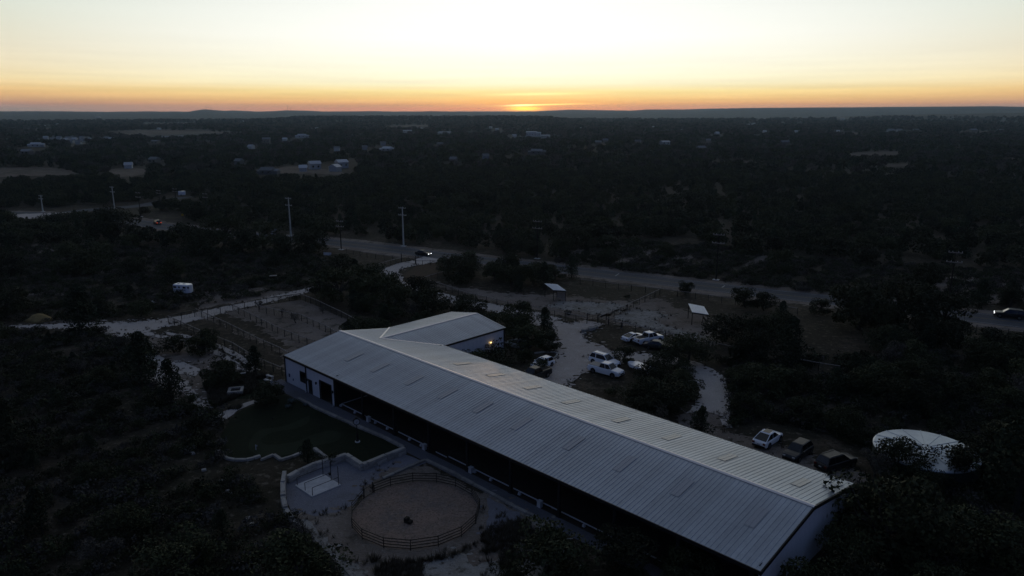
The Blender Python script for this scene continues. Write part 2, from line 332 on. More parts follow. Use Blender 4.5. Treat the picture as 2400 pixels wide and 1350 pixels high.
def finish(name, V, Fc, m, edge, jit, z, kind, parent=None):
    """the patch, with loose crumbs of it outside its edge and tongues of earth growing in over it"""
    if name in ('drive', 'farm_track', 'gravel_track', 'gravel_patch', 'gravel_yard', 'gravel_path', 'bare_ground') and (edge and edge[0].y < 230): VERGE.extend((p.x, p.y) for p in edge)
    V = list(V); Fc = list(Fc); n1 = 10 ** 9
    for pas in ((0, 1) if name in ('gravel_track', 'gravel_patch', 'gravel_yard') else (0,)):
        for p in edge:
            for _ in range(1 if pas else 2):
                if random.random() > .62: continue
                r_ = random.uniform(.05, .17) * (1 + jit) * (1 + .8 * pas * random.random()); c = (p.x + random.gauss(0, .45 + .5 * jit), p.y + random.gauss(0, .45 + .5 * jit)); zz = z - .0015 - random.random() * .0015 if pas == 0 else z + .001 + random.random() * .002; k = len(V)
                ph = random.random() * 6; ex = random.uniform(1, 2.2)
                for i in range(6): q = r_ * random.uniform(.6, 1.3); V.append((c[0] + q * ex * math.cos(i * 1.047 + .1), c[1] + q * math.sin(i * 1.047 + .1), zz))
                Fc.append(tuple(range(k, k + 6)))
        if pas == 0: n1 = len(Fc)
    me = bpy.data.meshes.new(name); me.from_pydata(V, [], Fc); me.materials.append(m); me.materials.append(M['ground'])
    mi = np.zeros(len(Fc), np.int32); mi[n1:] = 1; me.polygons.foreach_set('material_index', mi); me.update()
    return tag(link(name, me, None, parent), kind=None if parent else kind)
def sheet(name, pts, z, m, jit=.3, step=.6, smooth=True, kind='structure', world_pts=False, follow=False):
    """a level patch of ground with an uneven edge"""
    P = [(p[0], p[1]) if world_pts else at2(*p) for p in pts]
    Q = catmull(P, step, True) if smooth else []
    if not smooth:
        for i in range(len(P)):
            a, b = Vector(P[i]), Vector(P[(i + 1) % len(P)]); k = max(1, int((b - a).length / step)); Q += [a.lerp(b, j / k) for j in range(k)]
    n = len(Q); sd = random.random() * 50; out = []
    for i in range(n):
        t = (Q[(i + 1) % n] - Q[i - 1]); t = t.normalized() if t.length > 1e-6 else Vector((1, 0)); nr = Vector((-t.y, t.x))
        q = Q[i] + nr * wob(i, sd, jit) if jit else Q[i]; out.append(Vector((q.x, q.y, 0)))
    tri = tessellate_polygon([out])
    V = [(q.x, q.y, z + (float(terrain(q.x, q.y)) if follow else 0)) for q in out]
    Fc = [t if (out[t[1]] - out[t[0]]).cross(out[t[2]] - out[t[0]]).z > 0 else t[::-1] for t in tri]
    return finish(name, V, Fc, m, out if jit >= .3 and not follow else [], jit, z, kind)

def ribbon(name, pts, w, z, m, jit=.25, step=.7, kind='structure', world_pts=False, off=0.0, parent=None):
    """a strip of ground along a curve; w may vary from point to point"""
    P = [(p[0], p[1]) if world_pts else at2(*p[:2]) for p in pts]; Q = catmull(P, step); n = len(Q); sd = random.random() * 50; V = []; Fc = []
    ws = w if isinstance(w, (list, tuple)) else [w] * len(P); cum = np.linspace(0, len(P) - 1, n)
    for i in range(n):
        t = (Q[min(i + 1, n - 1)] - Q[max(i - 1, 0)]).normalized(); nr = Vector((-t.y, t.x)); hw = np.interp(cum[i], range(len(ws)), ws) / 2; c = Q[i] + nr * off
        a = c + nr * (hw + (wob(i, sd, jit) if jit else 0)); b = c - nr * (hw + (wob(i, sd + 9, jit) if jit else 0))
        V += [(a.x, a.y, z), (b.x, b.y, z)]
        if i: Fc.append((2 * i - 2, 2 * i - 1, 2 * i + 1, 2 * i))
    edge = [Vector(v) for v in V] if jit >= .2 else []
    return finish(name, V, Fc, m, edge, jit, z, kind, parent)

# ------------------------------------------------------------------ the land
def build_ground():
    azs = np.unique(np.concatenate([np.linspace(-180, -52, 60), np.linspace(-52, 52, 420), np.linspace(52, 180, 60)]))
    rs = np.concatenate([[.5], np.geomspace(12, 340, 14), np.geomspace(360, 1600, 44), np.geomspace(1650, 9000, 110)])
    A, Rr = np.meshgrid(np.radians(azs[:-1]), rs, indexing='ij'); X = np.sin(A) * Rr; Y = np.cos(A) * Rr; Zt = terrain(X, Y)
    n, k = X.shape; V = np.stack([X, Y, Zt], -1).reshape(-1, 3); i = np.arange(n)[:, None]; j = np.arange(k - 1)[None]; i2 = (i + 1) % n
    Fq = np.stack([i * k + j, i * k + j + 1, i2 * k + j + 1, i2 * k + j], -1).reshape(-1, 4)[:, ::-1]
    me = mesh_np('ground', V, Fq); me.materials.append(M['ground']); me.materials.append(M['far'])
    rc = np.hypot(V[Fq[:, 0], 0], V[Fq[:, 0], 1]); me.polygons.foreach_set('material_index', (rc > 900).astype(np.int32)); me.polygons.foreach_set('use_smooth', np.ones(len(Fq), bool)); me.update()
    tag(link('ground', me), kind='structure')
build_ground()

# roads and tracks (each sheet a few millimetres above the one under it)
ROAD = [(230, 62), at2(2400, 757), at2(2050, 715), at2(1700, 676), at2(1330, 632), at2(1060, 602), at2(820, 572), at2(600, 553), at2(450, 538), at2(370, 529), at2(270, 514), at2(150, 505), at2(20, 500), at2(-200, 498)]
ribbon('road_verge', ROAD, 14.5, .004, M['soil'], jit=.8, world_pts=True, step=1.5)
ribbon('road', ROAD, 8.6, .008, M['asphalt'], jit=.08, world_pts=True, step=1.5)
for s_ in (-1, 1): ribbon('road_marking', ROAD, .14, .012, M['line'], jit=0, world_pts=True, step=1.5, off=s_ * 3.6)
ribbon('road_marking', ROAD, .12, .012, M['line_y'], jit=0, world_pts=True, step=1.5, off=.14)
ribbon('road_marking', ROAD, .12, .012, M['line_y'], jit=0, world_pts=True, step=1.5, off=-.14)
for p, q in (((1442, 647), (1451, 641)), ((1692, 674), (1699, 669))): ribbon('road_marking', [p, q], .3, .016, M['line'], jit=0)
ribbon('side_road', [(120, 506), (200, 493), (330, 482), (405, 466), (480, 455), (560, 447)], [7, 8, 8, 7, 6, 6], .020, M['asphalt'], jit=.2, step=2)
sheet('roadside_gravel', [(40, 503), (95, 500), (180, 497), (182, 503), (100, 512), (40, 512)], .024, M['gravel'], jit=.8, step=1.5)
# gravel drive from the road gate round to the yard behind the barn
ribbon('drive', [(1020, 606), (985, 614), (945, 622), (913, 637), (928, 655), (965, 672), (1010, 688), (1060, 703), (1110, 712), (1170, 724), (1240, 741), (1290, 755)], [9, 6, 5, 4.6, 4.6, 4.6, 4.6, 4.6, 4.6, 5, 6, 7], .028, M['gravel'], jit=.3)
sheet('gravel_yard', [(1235, 738), (1290, 750), (1335, 757), (1375, 750), (1412, 758), (1405, 768), (1372, 778), (1372, 795), (1420, 812), (1440, 830), (1410, 858), (1372, 872), (1330, 905), (1290, 915), (1215, 885), (1250, 868), (1305, 835), (1300, 795), (1288, 768)], .032, M['lot'], jit=.5)
ribbon('gravel_track', [(1395, 848), (1450, 835), (1500, 838), (1570, 845), (1640, 870), (1672, 905), (1676, 945), (1655, 990)], [5, 5, 5, 4.6, 4.6, 4.6, 4.8, 6.0], .040, M['gravel'], jit=.4)
sheet('gravel_yard', [(1590, 985), (1640, 965), (1690, 975), (1705, 1010), (1790, 1030), (1900, 1068), (2010, 1095), (2040, 1125), (1985, 1140), (1850, 1090), (1690, 1035)], .044, M['soil'], jit=.5)
sheet('dry_lawn', [(945, 655), (958, 635), (985, 622), (1035, 616), (1040, 640), (1000, 655), (985, 668), (960, 666)], .032, M['brown'], jit=.3)
# left-hand tracks
ribbon('farm_track', [(780, 662), (720, 681), (660, 695), (600, 709), (540, 722), (480, 737), (420, 750), (360, 759), (300, 764), (230, 766), (150, 765), (60, 766), (-30, 768)], [3.2, 3.4, 3.6, 3.6, 3.8, 4.4, 5.4, 6.4, 6.4, 4.6, 3.4, 2.6, 2.2], .028, M['gravel'], jit=.35)
sheet('gravel_patch', [(215, 758), (330, 752), (400, 757), (385, 768), (360, 775), (372, 785), (330, 788), (300, 796), (262, 785)], .032, M['gravel'], jit=.8)
for o_ in (-.85, .85): ribbon('farm_track', [(372, 783), (420, 791), (470, 802), (520, 822), (560, 848), (585, 870)], 1.1, .036, M['gravel'], jit=.25, off=o_)
sheet('bare_ground', [(270, 785), (420, 796), (520, 828), (565, 880), (510, 905), (480, 955), (430, 940), (345, 890), (318, 835)], .006, M['soil'], jit=.8)
sheet('gravel_patch', [(290, 792), (330, 800), (365, 810), (350, 822), (318, 812)], .040, M['bare'], jit=.6)
sheet('gravel_patch', [(335, 833), (370, 831), (398, 846), (430, 850), (462, 866), (455, 882), (430, 876), (412, 884), (445, 898), (455, 918), (470, 938), (495, 946), (500, 955), (470, 958), (450, 945), (432, 925), (405, 915), (372, 905), (352, 890), (362, 872), (360, 850)], .044, M['gravel'], jit=.45)
sheet('gravel_patch', [(455, 952), (480, 958), (505, 975), (520, 978), (500, 992), (470, 975)], .048, M['bare'], jit=.4)
ribbon('gravel_path', [(508, 985), (525, 975), (545, 962), (575, 949), (605, 939)], [2.2, 1.9, 1.4, 1.2, 1.0], .052, M['gravel'], jit=.12, step=.4)
# ground inside the fences
sheet('pen_ground', [(399, 752), (548, 727), (706, 702), (735, 714), (868, 772), (800, 790), (668, 872)], .010, M['soil'], jit=.2, smooth=False)
sheet('pen_grass', [(402, 754), (458, 738), (600, 800), (672, 838), (668, 868)], .018, M['ground'], jit=.9, smooth=False)
sheet('pen_grass', [(470, 734), (520, 727), (600, 765), (650, 792), (672, 812), (655, 818), (560, 775)], .022, M['ground'], jit=1.2, smooth=False)
sheet('paddock_ground', [(1010, 662), (1130, 682), (1250, 690), (1400, 700), (1480, 712), (1400, 748), (1265, 728), (1130, 702)], .014, M['soil'], jit=1.2)
sheet('paddock_ground', [(1410, 745), (1475, 718), (1540, 700), (1600, 725), (1660, 750), (1690, 790), (1660, 805), (1530, 775)], .014, M['soil'], jit=1.2)
sheet('bare_ground', [(1290, 718), (1340, 706), (1440, 712), (1460, 718), (1400, 738), (1345, 728)], .018, M['bare'], jit=1.0)
sheet('bare_ground', [(1445, 742), (1490, 726), (1560, 738), (1540, 752), (1570, 765), (1650, 790), (1640, 802), (1520, 772)], .018, M['bare'], jit=1.0)
for q in ([(560, 668), (640, 680), (690, 684), (600, 702), (520, 716), (470, 725), (450, 700), (500, 676)], [(60, 690), (110, 686), (170, 692), (175, 696), (110, 694)], [(0, 570), (60, 572), (140, 580), (120, 590), (0, 596)],
          [(190, 620), (300, 628), (300, 640), (180, 634)], [(60, 770), (140, 750), (200, 756), (150, 765)]):
    sheet('bare_ground', q, .006, M['soil'], jit=1.2, step=1.2)
for q in ([(1370, 575), (1450, 568), (1600, 588), (1640, 610), (1560, 622), (1400, 612), (1330, 598)], [(1700, 600), (1790, 598), (1850, 612), (1760, 625)], [(2180, 650), (2400, 655), (2420, 700), (2260, 712)]):
    sheet('bare_ground', q, .006, M['soil'], jit=2, step=2)
# yard in front of the barn
wl = [W(-1.5, -2.6), W(-1.5, -.02), W(79, -.02), W(79, -1.75), W(31, -1.8), W(8, -2.5)]
sheet('walkway', wl, .010, M['walk'], jit=0, smooth=False, world_pts=True)
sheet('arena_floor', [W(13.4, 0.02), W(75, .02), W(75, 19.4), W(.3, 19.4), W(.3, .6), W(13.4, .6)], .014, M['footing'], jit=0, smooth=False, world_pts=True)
sheet('yard_gravel', [(945, 1062), (1000, 1085), (895, 1128), (845, 1160), (822, 1195), (760, 1215), (715, 1235), (690, 1215), (672, 1180), (668, 1125), (700, 1112), (775, 1085), (812, 1074), (850, 1096)], .014, M['yard'], jit=.1, smooth=False)
sheet('bare_ground', [(700, 1205), (760, 1205), (830, 1180), (900, 1110), (1000, 1095), (1120, 1150), (1250, 1230), (1225, 1260), (1150, 1350), (1060, 1420), (880, 1400), (790, 1310)], .018, M['soil'], jit=.6)
sheet('bare_ground', [(1140, 1165), (1200, 1195), (1225, 1225), (1180, 1265), (1150, 1280), (1140, 1230)], .022, M['yard'], jit=.6)
sheet('bare_ground', [(700, 1222), (730, 1228), (770, 1270), (850, 1330), (920, 1400), (830, 1400), (760, 1310), (715, 1260)], .022, M['bare'], jit=.4)
sheet('bare_ground', [(1000, 1330), (1070, 1300), (1110, 1325), (1150, 1310), (1170, 1360), (1000, 1400)], .022, M['bare'], jit=.6)
sheet('bare_ground', [(1200, 1190), (1300, 1240), (1310, 1330), (1250, 1400), (1160, 1400), (1150, 1300)], .016, M['bare'], jit=.7)
sheet('bare_ground', [(1930, 1280), (2010, 1230), (2160, 1260), (2250, 1330), (2200, 1400), (1950, 1400)], .012, M['brown'], jit=.8)
# lawn with the putting green
sheet('lawn', [(700, 938), (835, 998), (928, 1042), (935, 1055), (852, 1086), (815, 1062), (774, 1074), (738, 1052), (705, 1062), (660, 1076), (643, 1064), (608, 1074), (575, 1076), (525, 1070), (515, 1040), (530, 1000), (560, 965), (610, 945), (650, 925)], .020, M['turf'], jit=.15)
sheet('putting_green', [(583, 1045), (605, 1010), (660, 1000), (700, 985), (725, 975), (720, 992), (690, 1005), (640, 1013), (612, 1030), (625, 1042), (690, 1036), (735, 1018), (780, 1010), (800, 1020), (785, 1035), (740, 1045), (700, 1060), (640, 1070), (600, 1066)], .026, M['green'], jit=.06)
sheet('lawn', [(480, 880), (545, 872), (620, 890), (640, 915), (560, 935), (520, 930), (495, 912)], .016, M['turf'], jit=.4)

# fields among the far woods
FIELDS = [[(-40, 398), (90, 393), (180, 402), (178, 410), (60, 414), (-40, 416)], [(250, 400), (300, 394), (345, 397), (340, 410), (280, 416)], [(235, 311), (330, 306), (480, 307), (585, 315), (560, 319), (400, 317), (300, 318)],
          [(30, 304), (120, 301), (130, 306), (40, 308)], [(1960, 360), (2080, 355), (2140, 358), (2090, 364), (2000, 366)], [(2030, 388), (2120, 384), (2160, 388), (2080, 392)], [(2290, 371), (2400, 370), (2400, 373), (2300, 374)],
          [(1630, 382), (1720, 378), (1800, 379), (1760, 383)], [(1850, 385), (1905, 386), (1890, 389), (1840, 389)], [(1940, 312), (1990, 311), (2060, 311), (2010, 315)], [(2235, 309), (2290, 307), (2350, 308), (2300, 311)],
          [(1700, 342), (1780, 336), (1792, 338), (1730, 344)], [(640, 398), (700, 390), (800, 404), (795, 411), (720, 408), (650, 408)], [(1290, 321), (1350, 320), (1345, 323), (1295, 323)], [(900, 296), (1000, 293), (1010, 296), (910, 299)], [(330, 290), (460, 287), (470, 290), (340, 293)], [(1500, 310), (1580, 308), (1580, 311), (1505, 313)]]
for q in FIELDS: sheet('field', q, .25, M['field'], jit=2, step=8, follow=True)
ribbon('field_track', [(-30, 413), (60, 409), (180, 406)], 3.5, .45, M['gravel'], jit=.3, step=3)
ribbon('field_track', [(630, 412), (690, 409), (760, 404)], 3, .45, M['gravel'], jit=.3, step=3)

# ------------------------------------------------------------------ the barn
ZE, ZR, BW = 4.2, 5.85, 19.6; PITCH = (ZR - ZE) / (BW / 2)
barn = thing('barn', 'long open-sided arena barn with pale ribbed metal roof and a white-walled wing', 'barn', (*A0, 0), BANG)
PW = BL / 82
def roof_panel_mesh(length, drop):
    """one metal sheet: from ridge (y=0) down to the eave, raised ribs; x across"""
    s = MB(); xs = []; w = PW
    for c in (0.0, w / 2):
        xs += [(c + .0, .0), (c + .016, .030), (c + .058, .030), (c + .074, 0)]
    xs.append((w, 0)); P = []
    for (x, h) in xs: P += [(x, 0, h), (x, -length, h - drop)]
    P += [(0, 0, -.05), (0, -length, -.05 - drop), (w, 0, -.05), (w, -length, -.05 - drop)]
    n = len(xs); f = [(2 * i, 2 * i + 1, 2 * i + 3, 2 * i + 2) for i in range(n - 1)]
    f.append((2 * n, 2 * n + 2, 2 * n + 3, 2 * n + 1)); f.append((1, 2 * n + 1, 2 * n + 3, 2 * n - 1)); s.add(P, f); return s.mesh('roof_panel', M['roof'])
rp = roof_panel_mesh(BW / 2 + .1, (BW / 2 + .1) * PITCH)
for i in range(82):
    put('roof_panel', rp, barn, (i * PW, BW / 2, ZR + random.uniform(-.004, .004)), 0)
    put('roof_panel', rp, barn, ((i + 1) * PW, BW / 2, ZR + random.uniform(-.004, .004)), math.pi)
WA, WW, WE = 6.5, 13.8, 32.8; WZ = ZE + WW / 2 * PITCH
def wing_len(b):                                           # how far a sheet runs before it meets the main roof
    zm = ZR - (b - BW / 2) * PITCH; return min(WW / 2 + .1, (WZ - zm) / PITCH + .55) if b < BW else WW / 2 + .1
b = 13.0
while b < WE:
    ln = wing_len(b + PW * .5)
    if ln > .3:
        me = roof_panel_mesh(ln, ln * PITCH)
        put('roof_panel', me, barn, (WA, b, WZ), math.pi / 2)          # towards the yard side (+a)
        put('roof_panel', me, barn, (WA, b + PW, WZ), -math.pi / 2)
    b += PW
def cap(a0, b0, a1, b1, z):
    d = Vector((a1 - a0, b1 - b0)).normalized(); n = Vector((-d.y, d.x)); P = []
    for (p, q) in ((a0, b0), (a1, b1)):
        for o_, h in ((-.28, -.28 * PITCH + .045), (-.06, .075), (.06, .075), (.28, -.28 * PITCH + .045)): P.append((p + n.x * o_, q + n.y * o_, z + h))
    return MB().add(P, [(0, 1, 5, 4), (1, 2, 6, 5), (2, 3, 7, 6)]).build('ridge_cap', M['ridge'], barn)
cap(-.1, BW / 2, BL + .1, BW / 2, ZR); cap(WA, 12.6, WA, WE + .1, WZ)
for s_ in (-1, 1):                                         # valley flashing
    MB().bar((WA + s_ * .1, 12.75, WZ + .03), (WA + s_ * WW / 2, BW - .1, ZE + .045), .3, .02).build('valley_flashing', M['ridge'], barn)
def slope_loc(u, v, rear):
    z = 5.0
    for _ in range(8):
        x, y = at2(u, v, z); x -= A0[0]; y -= A0[1]; a_, b_ = x * E1[0] + y * E1[1], x * E2[0] + y * E2[1]; z = ZR - abs(b_ - BW / 2) * PITCH
    return a_, b_
def skylight_mesh(w, l):
    s = MB(); P = [(-w / 2, -l / 2, 0), (w / 2, -l / 2, 0), (w / 2, l / 2, 0), (-w / 2, l / 2, 0)]; s.add(P, [(0, 1, 2, 3)])
    for k in (-1, 0, 1): s.box((k * w / 2.06, 0, .006), (.05, l, .022))
    return s.mesh('skylight_panel', M['skylight'])
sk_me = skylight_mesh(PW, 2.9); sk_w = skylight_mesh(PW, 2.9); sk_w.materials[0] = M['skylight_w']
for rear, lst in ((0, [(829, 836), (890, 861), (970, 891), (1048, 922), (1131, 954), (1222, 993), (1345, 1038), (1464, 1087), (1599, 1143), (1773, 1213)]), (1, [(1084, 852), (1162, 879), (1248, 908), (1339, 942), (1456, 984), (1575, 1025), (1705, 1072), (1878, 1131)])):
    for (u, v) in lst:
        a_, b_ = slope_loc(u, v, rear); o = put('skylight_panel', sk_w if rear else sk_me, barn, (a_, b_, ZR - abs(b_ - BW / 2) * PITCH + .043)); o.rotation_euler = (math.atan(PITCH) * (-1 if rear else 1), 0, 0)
# dark trim along eaves and gable ends
s = MB(); s.box((BL / 2, -.14, ZE - .17), (BL + .2, .1, .34)); s.build('eave_trim', M['fascia'], barn)
MB().box((BL / 2, BW + .14, ZE - .14), (BL + .2, .1, .28)).build('eave_trim', M['fascia'], barn)
for x in (-.06, BL + .06):
    for s_ in (-1, 1): MB().bar((x, BW / 2, ZR - .2), (x, BW / 2 + s_ * (BW / 2 + .15), ZE - .22), .1, .36).build('gable_trim', M['fascia'], barn)
for s_ in (-1, 1):
    MB().bar((WA, WE + .06, WZ - .15), (WA + s_ * (WW / 2 + .15), WE + .06, ZE - .17), .1, .3).build('gable_trim', M['fascia'], barn)
    MB().box((WA + s_ * (WW / 2 + .12), (BW + WE) / 2, ZE - .15), (.1, WE - BW, .28)).build('eave_trim', M['fascia'], barn)
# white ribbed siding, sheet by sheet
def siding_mesh(w, h0, h1):
    s = MB(); s.add([(0, 0, 0), (w, 0, 0), (w, 0, h1), (0, 0, h0), (0, .06, 0), (w, .06, 0), (w, .06, h1), (0, .06, h0)], [(0, 1, 2, 3), (5, 4, 7, 6), (3, 2, 6, 7), (0, 3, 7, 4), (1, 5, 6, 2)])
    for c in (0.02, w / 3, 2 * w / 3): s.add([(c, -.002, 0), (c + .05, -.03, 0), (c + .09, -.03, 0), (c + .14, -.002, 0), (c, -.002, h0), (c + .05, -.03, h0), (c + .09, -.03, h0), (c + .14, -.002, h0)], [(0, 1, 5, 4), (1, 2, 6, 5), (2, 3, 7, 6)])
    return s.mesh('wall_panel', M['white_wall'])
def siding(a0, b0, a1, b1, z0=0.0, hf=None, top=ZE - .2):
    d = math.hypot(a1 - a0, b1 - b0); n = max(1, round(d / .92)); rz = math.atan2(b1 - b0, a1 - a0); w = d / n; me = None
    for i in range(n):
        t0, t1 = i / n, (i + 1) / n
        if hf or me is None: me = siding_mesh(w, (hf(t0) if hf else top) - z0, (hf(t1) if hf else top) - z0)
        put('wall_panel', me, barn, (lerp(a0, a1, t0), lerp(b0, b1, t0), z0), rz)
gab = lambda t: ZE - .15 + (1 - abs(2 * t - 1)) * (ZR - ZE) - .1
gabw = lambda t: ZE - .15 + (1 - abs(2 * t - 1)) * (WZ - ZE) - .1
siding(0, 0, 9.65, 0); siding(9.65, 0, 12.6, 0, z0=2.75); siding(12.6, 0, 13.35, 0)
siding(BL - .1, 0, BL - .1, BW, hf=gab); siding(0, BW, 0, 0, hf=gab)
siding(BL, BW - .1, WA + WW / 2, BW - .1)
siding(WA + WW / 2, BW, WA + WW / 2, WE); siding(WA + WW / 2, WE, WA - WW / 2, WE, hf=gabw); siding(WA - WW / 2, WE, WA - WW / 2, BW)
# sheets added to keep the covered arena dark, its shade put into their black
s = MB(); s.box((BL / 2, BW - .3, 2), (BL - .4, .05, 3.9)); s.box((13.4, BW / 2, 2.2), (.08, BW - .8, 4.3)); s.box((BL - .3, BW / 2, 2.2), (.05, BW - .8, 4.3)); s.build('shade_lining', M['inner'], barn)
s = MB()
for s_ in (-1, 1): s.bar((0.2, BW / 2 + s_ * BW / 4, ZR - BW / 4 * PITCH - .16), (BL - .2, BW / 2 + s_ * BW / 4, ZR - BW / 4 * PITCH - .16), BW / 2 - .2, .02)
# columns, rafters and purlins
COLS = [13.45] + [19.9 + 6.83 * k for k in range(9)]
for a_ in COLS:
    put('column', MB().box((0, 0, 2.0), (.3, .22, 4.0)).box((0, 0, .06), (.45, .4, .12)).mesh('column', M['steel']), barn, (a_, .1, 0))
    for s_ in (-1, 1): MB().bar((a_, BW / 2, ZR - .35), (a_, BW / 2 + s_ * (BW / 2 - .4), ZE - .3), .15, .4).build('rafter', M['steel'], barn)
for x in (.06, 6.0, 13.42): MB().box((x, -.09, 1.98), (.16, .1, 3.96)).build('corner_trim', M['fascia'], barn)
MB().box((WA + WW / 2 + .06, WE + .03, 1.95), (.16, .16, 3.9)).build('corner_trim', M['fascia'], barn)
for x in (6.0, 13.3): MB().box((x, -.2, .1), (.12, .35, .18)).build('downspout_shoe', M['white'], barn)
# window, door, open doorway, wall lanterns on the front wall
wn = MB().box((5.12, -.04, 2.02), (1.72, .08, 1.66)).build('window', M['fascia'], barn)
for k in range(4): MB().box((4.46 + .44 * k, -.085, 2.02), (.38, .02, 1.5)).build('pane', M['glass'], wn)
dr = MB().box((7.02, -.04, 1.08), (.98, .08, 2.14)).build('door', M['fascia'], barn); MB().box((7.02, -.085, 1.2), (.6, .02, 1.6)).build('pane', M['glass'], dr)
s = MB(); s.box((9.62, -.05, 1.38), (.12, .14, 2.76)); s.box((12.63, -.05, 1.38), (.12, .14, 2.76)); s.box((11.12, -.05, 2.8), (3.1, .14, .12)); s.build('doorway_frame', M['fascia'], barn)
for x, zz in ((6.3, 1.95), (8.75, 2.1), (13.0, 1.95)): MB().box((x, -.14, zz), (.16, .2, .3)).bar((x, -.02, zz + .18), (x, -.22, zz + .22), .06, .05).build('wall_lantern', M['fascia'], barn)
MB().box((1.1, -.06, 1.3), (.25, .1, .5)).box((2.2, -.06, .9), (.16, .1, .3)).build('meter_box', M['blue'], barn)
# the one lamp that is lit, on the wing wall
ll = MB().box((WA + WW / 2 + .12, 29.6, 2.55), (.14, .14, .1)).bar((WA + WW / 2, 29.6, 2.62), (WA + WW / 2 + .2, 29.6, 2.62), .05, .05).build('wall_lamp', M['fascia'], barn)
MB().lathe([(.03, .1), (.10, .06), (.13, -.04), (.09, -.13), (.02, -.15)], 10, (WA + WW / 2 + .2, 29.6, 2.42)).build('bulb', M['lit_y'], ll)
lp = bpy.data.objects.new('lamp_light', bpy.data.lights.new('lamp_light', 'POINT')); COL.objects.link(lp); lp.parent = barn
lp.location = (WA + WW / 2 + .45, 29.6, 2.4); lp.data.energy = .9; lp.data.color = (1, .68, .32); lp.data.shadow_soft_size = .1

# white dressage rail along the open side, on small feet, with letter boxes
rail = thing('arena_rail', 'low white dressage rail on small feet along the open side of the barn', 'rail', (*A0, 0), BANG)
for a0_, a1_ in ((14.0, 19.7), (20.1, 26.4), (26.9, 33.2), (36.6, 39.8), (40.3, 46.7), (47.2, 53.5), (54.0, 60.5), (61, 67), (67.6, 74)):
    MB().bar((a0_, .55, .33), (a1_, .55, .33), .05, .13).build('rail', M['white'], rail)
MB().bar((34.2, .6, .08), (36.2, .6, .08), .05, .12).build('rail', M['white'], rail)
MB().bar((14.0, .6, .33), (14.0, 12, .33), .05, .12).build('rail', M['white'], rail)
foot = MB().box((0, 0, .14), (.32, .3, .28), top=.7).mesh('foot', M['white'])
for a_ in (14.0, 17.4, 22.1, 24.7, 29.3, 31.6, 41.2, 43.8, 48.2, 51.0, 57, 63.5): put('foot', foot, rail, (a_, .45, 0))
for a_, lb in ((21.0, 'white letter box by the dark barn column nearest the street clock'), (32.6, 'white letter box at the break in the white arena rail'), (40.9, 'white letter box beside the round pen, halfway along the arena rail'), (51.4, 'white letter box nearest the big oak, last along the arena rail')):
    t = thing('letter_box', lb, 'marker', (*W(a_, .15), 0), BANG, 'white letter boxes along the arena rail')
    MB().box((0, 0, .32), (.5, .42, .64), top=.85).build('body', M['white'], t); MB().box((0, 0, .67), (.56, .48, .06)).build('lid', M['white'], t)

# ------------------------------------------------------------------ round pen
PC = (-9.763, 67.312); PR = 6.5
sheet('pen_sand', [(PC[0] + (PR - .15) * math.cos(i * math.pi / 24), PC[1] + (PR - .15) * math.sin(i * math.pi / 24)) for i in range(48)], .032, M['sand'], jit=.05, smooth=False, world_pts=True)
pen = thing('round_pen', 'round horse pen of dark four-rail pipe panels on sand', 'pen', (*PC, 0))
angs = [154, 140, 122, 100, 77, 56, 32, 7, -18, -41, -64, -87, -110, -134, -155, -181]
pts_ = [(PR * math.cos(R(a)), PR * math.sin(R(a))) for a in angs]
pm = MB().tube((0, 0, 0), (0, 0, 1.18), .045, n=6).mesh('post', M['pipe'])
for p in pts_: put('post', pm, pen, (*p, 0))
put('post', MB().tube((0, 0, 0), (0, 0, 1.32), .06, n=6).mesh('post', M['pipe']), pen, (pts_[1][0] - .12, pts_[1][1] - .12, 0))
for i in range(len(pts_)):
    p, q = pts_[i], pts_[(i + 1) % len(pts_)]
    if i == 0:
        g = MB().bar((*p, 1.08), (*q, 1.08), .045, .045).bar((*p, .12), (*q, .12), .045, .045).build('gate', M['pipe'], pen)
        for t in (.08, .92): MB().bar((lerp(p[0], q[0], t), lerp(p[1], q[1], t), .1), (lerp(p[0], q[0], t), lerp(p[1], q[1], t), 1.1), .04, .04).build('gate_stile', M['pipe'], g)
        continue
    for z in (.2, .5, .8, 1.1): MB().bar((*p, z), (*q, z), .05, .07).build('rail', M['pipe'], pen)
mb_ = thing('mounting_block', 'small dark stepped mounting block in the middle of the round pen', 'step', at(957, 1225, 0), R(-30))
MB().box((-.18, 0, .26), (.36, .5, .52)).build('upper_step', M['wood_d'], mb_); MB().box((.2, 0, .14), (.4, .5, .28)).build('lower_step', M['wood_d'], mb_)

# ------------------------------------------------------------------ wash rack on its slab
wr = thing('wash_rack', 'pale concrete slab with three dark pipe tie rails', 'wash rack', (*W(31.2, -13.55), 0), BANG)
MB().box((0, 0, .06), (3.5, 3.55, .1)).build('slab', M['concrete'], wr)
for k, bb in enumerate((-1.55, 0, 1.55)):
    bb2 = bb
    xs = (-1.65 + 3.3 * (k / 2), )
for k, x in enumerate((-1.55, .1, 1.6)):
    f = MB().tube((x, -1.6, .1), (x, -1.6, 1.0), .035).tube((x, 1.6, .1), (x, 1.6, 2.3), .04).tube((x, -1.6, 1.0), (x, 1.6, 1.0), .03)
    f.build('tie_rail', M['steel'], wr)
bk = thing('bucket', 'small dark bucket hanging on the wash rack rail', 'bucket', (*W(31.3, -12.1), .75), 0); MB().lathe([(.10, 0), (.14, .26)], 10).build('pail', M['black'], bk); MB().tube((-.13, 0, .26), (0, 0, .42), .012).tube((0, 0, .42), (.13, 0, .26), .012).build('handle', M['steel'], bk)

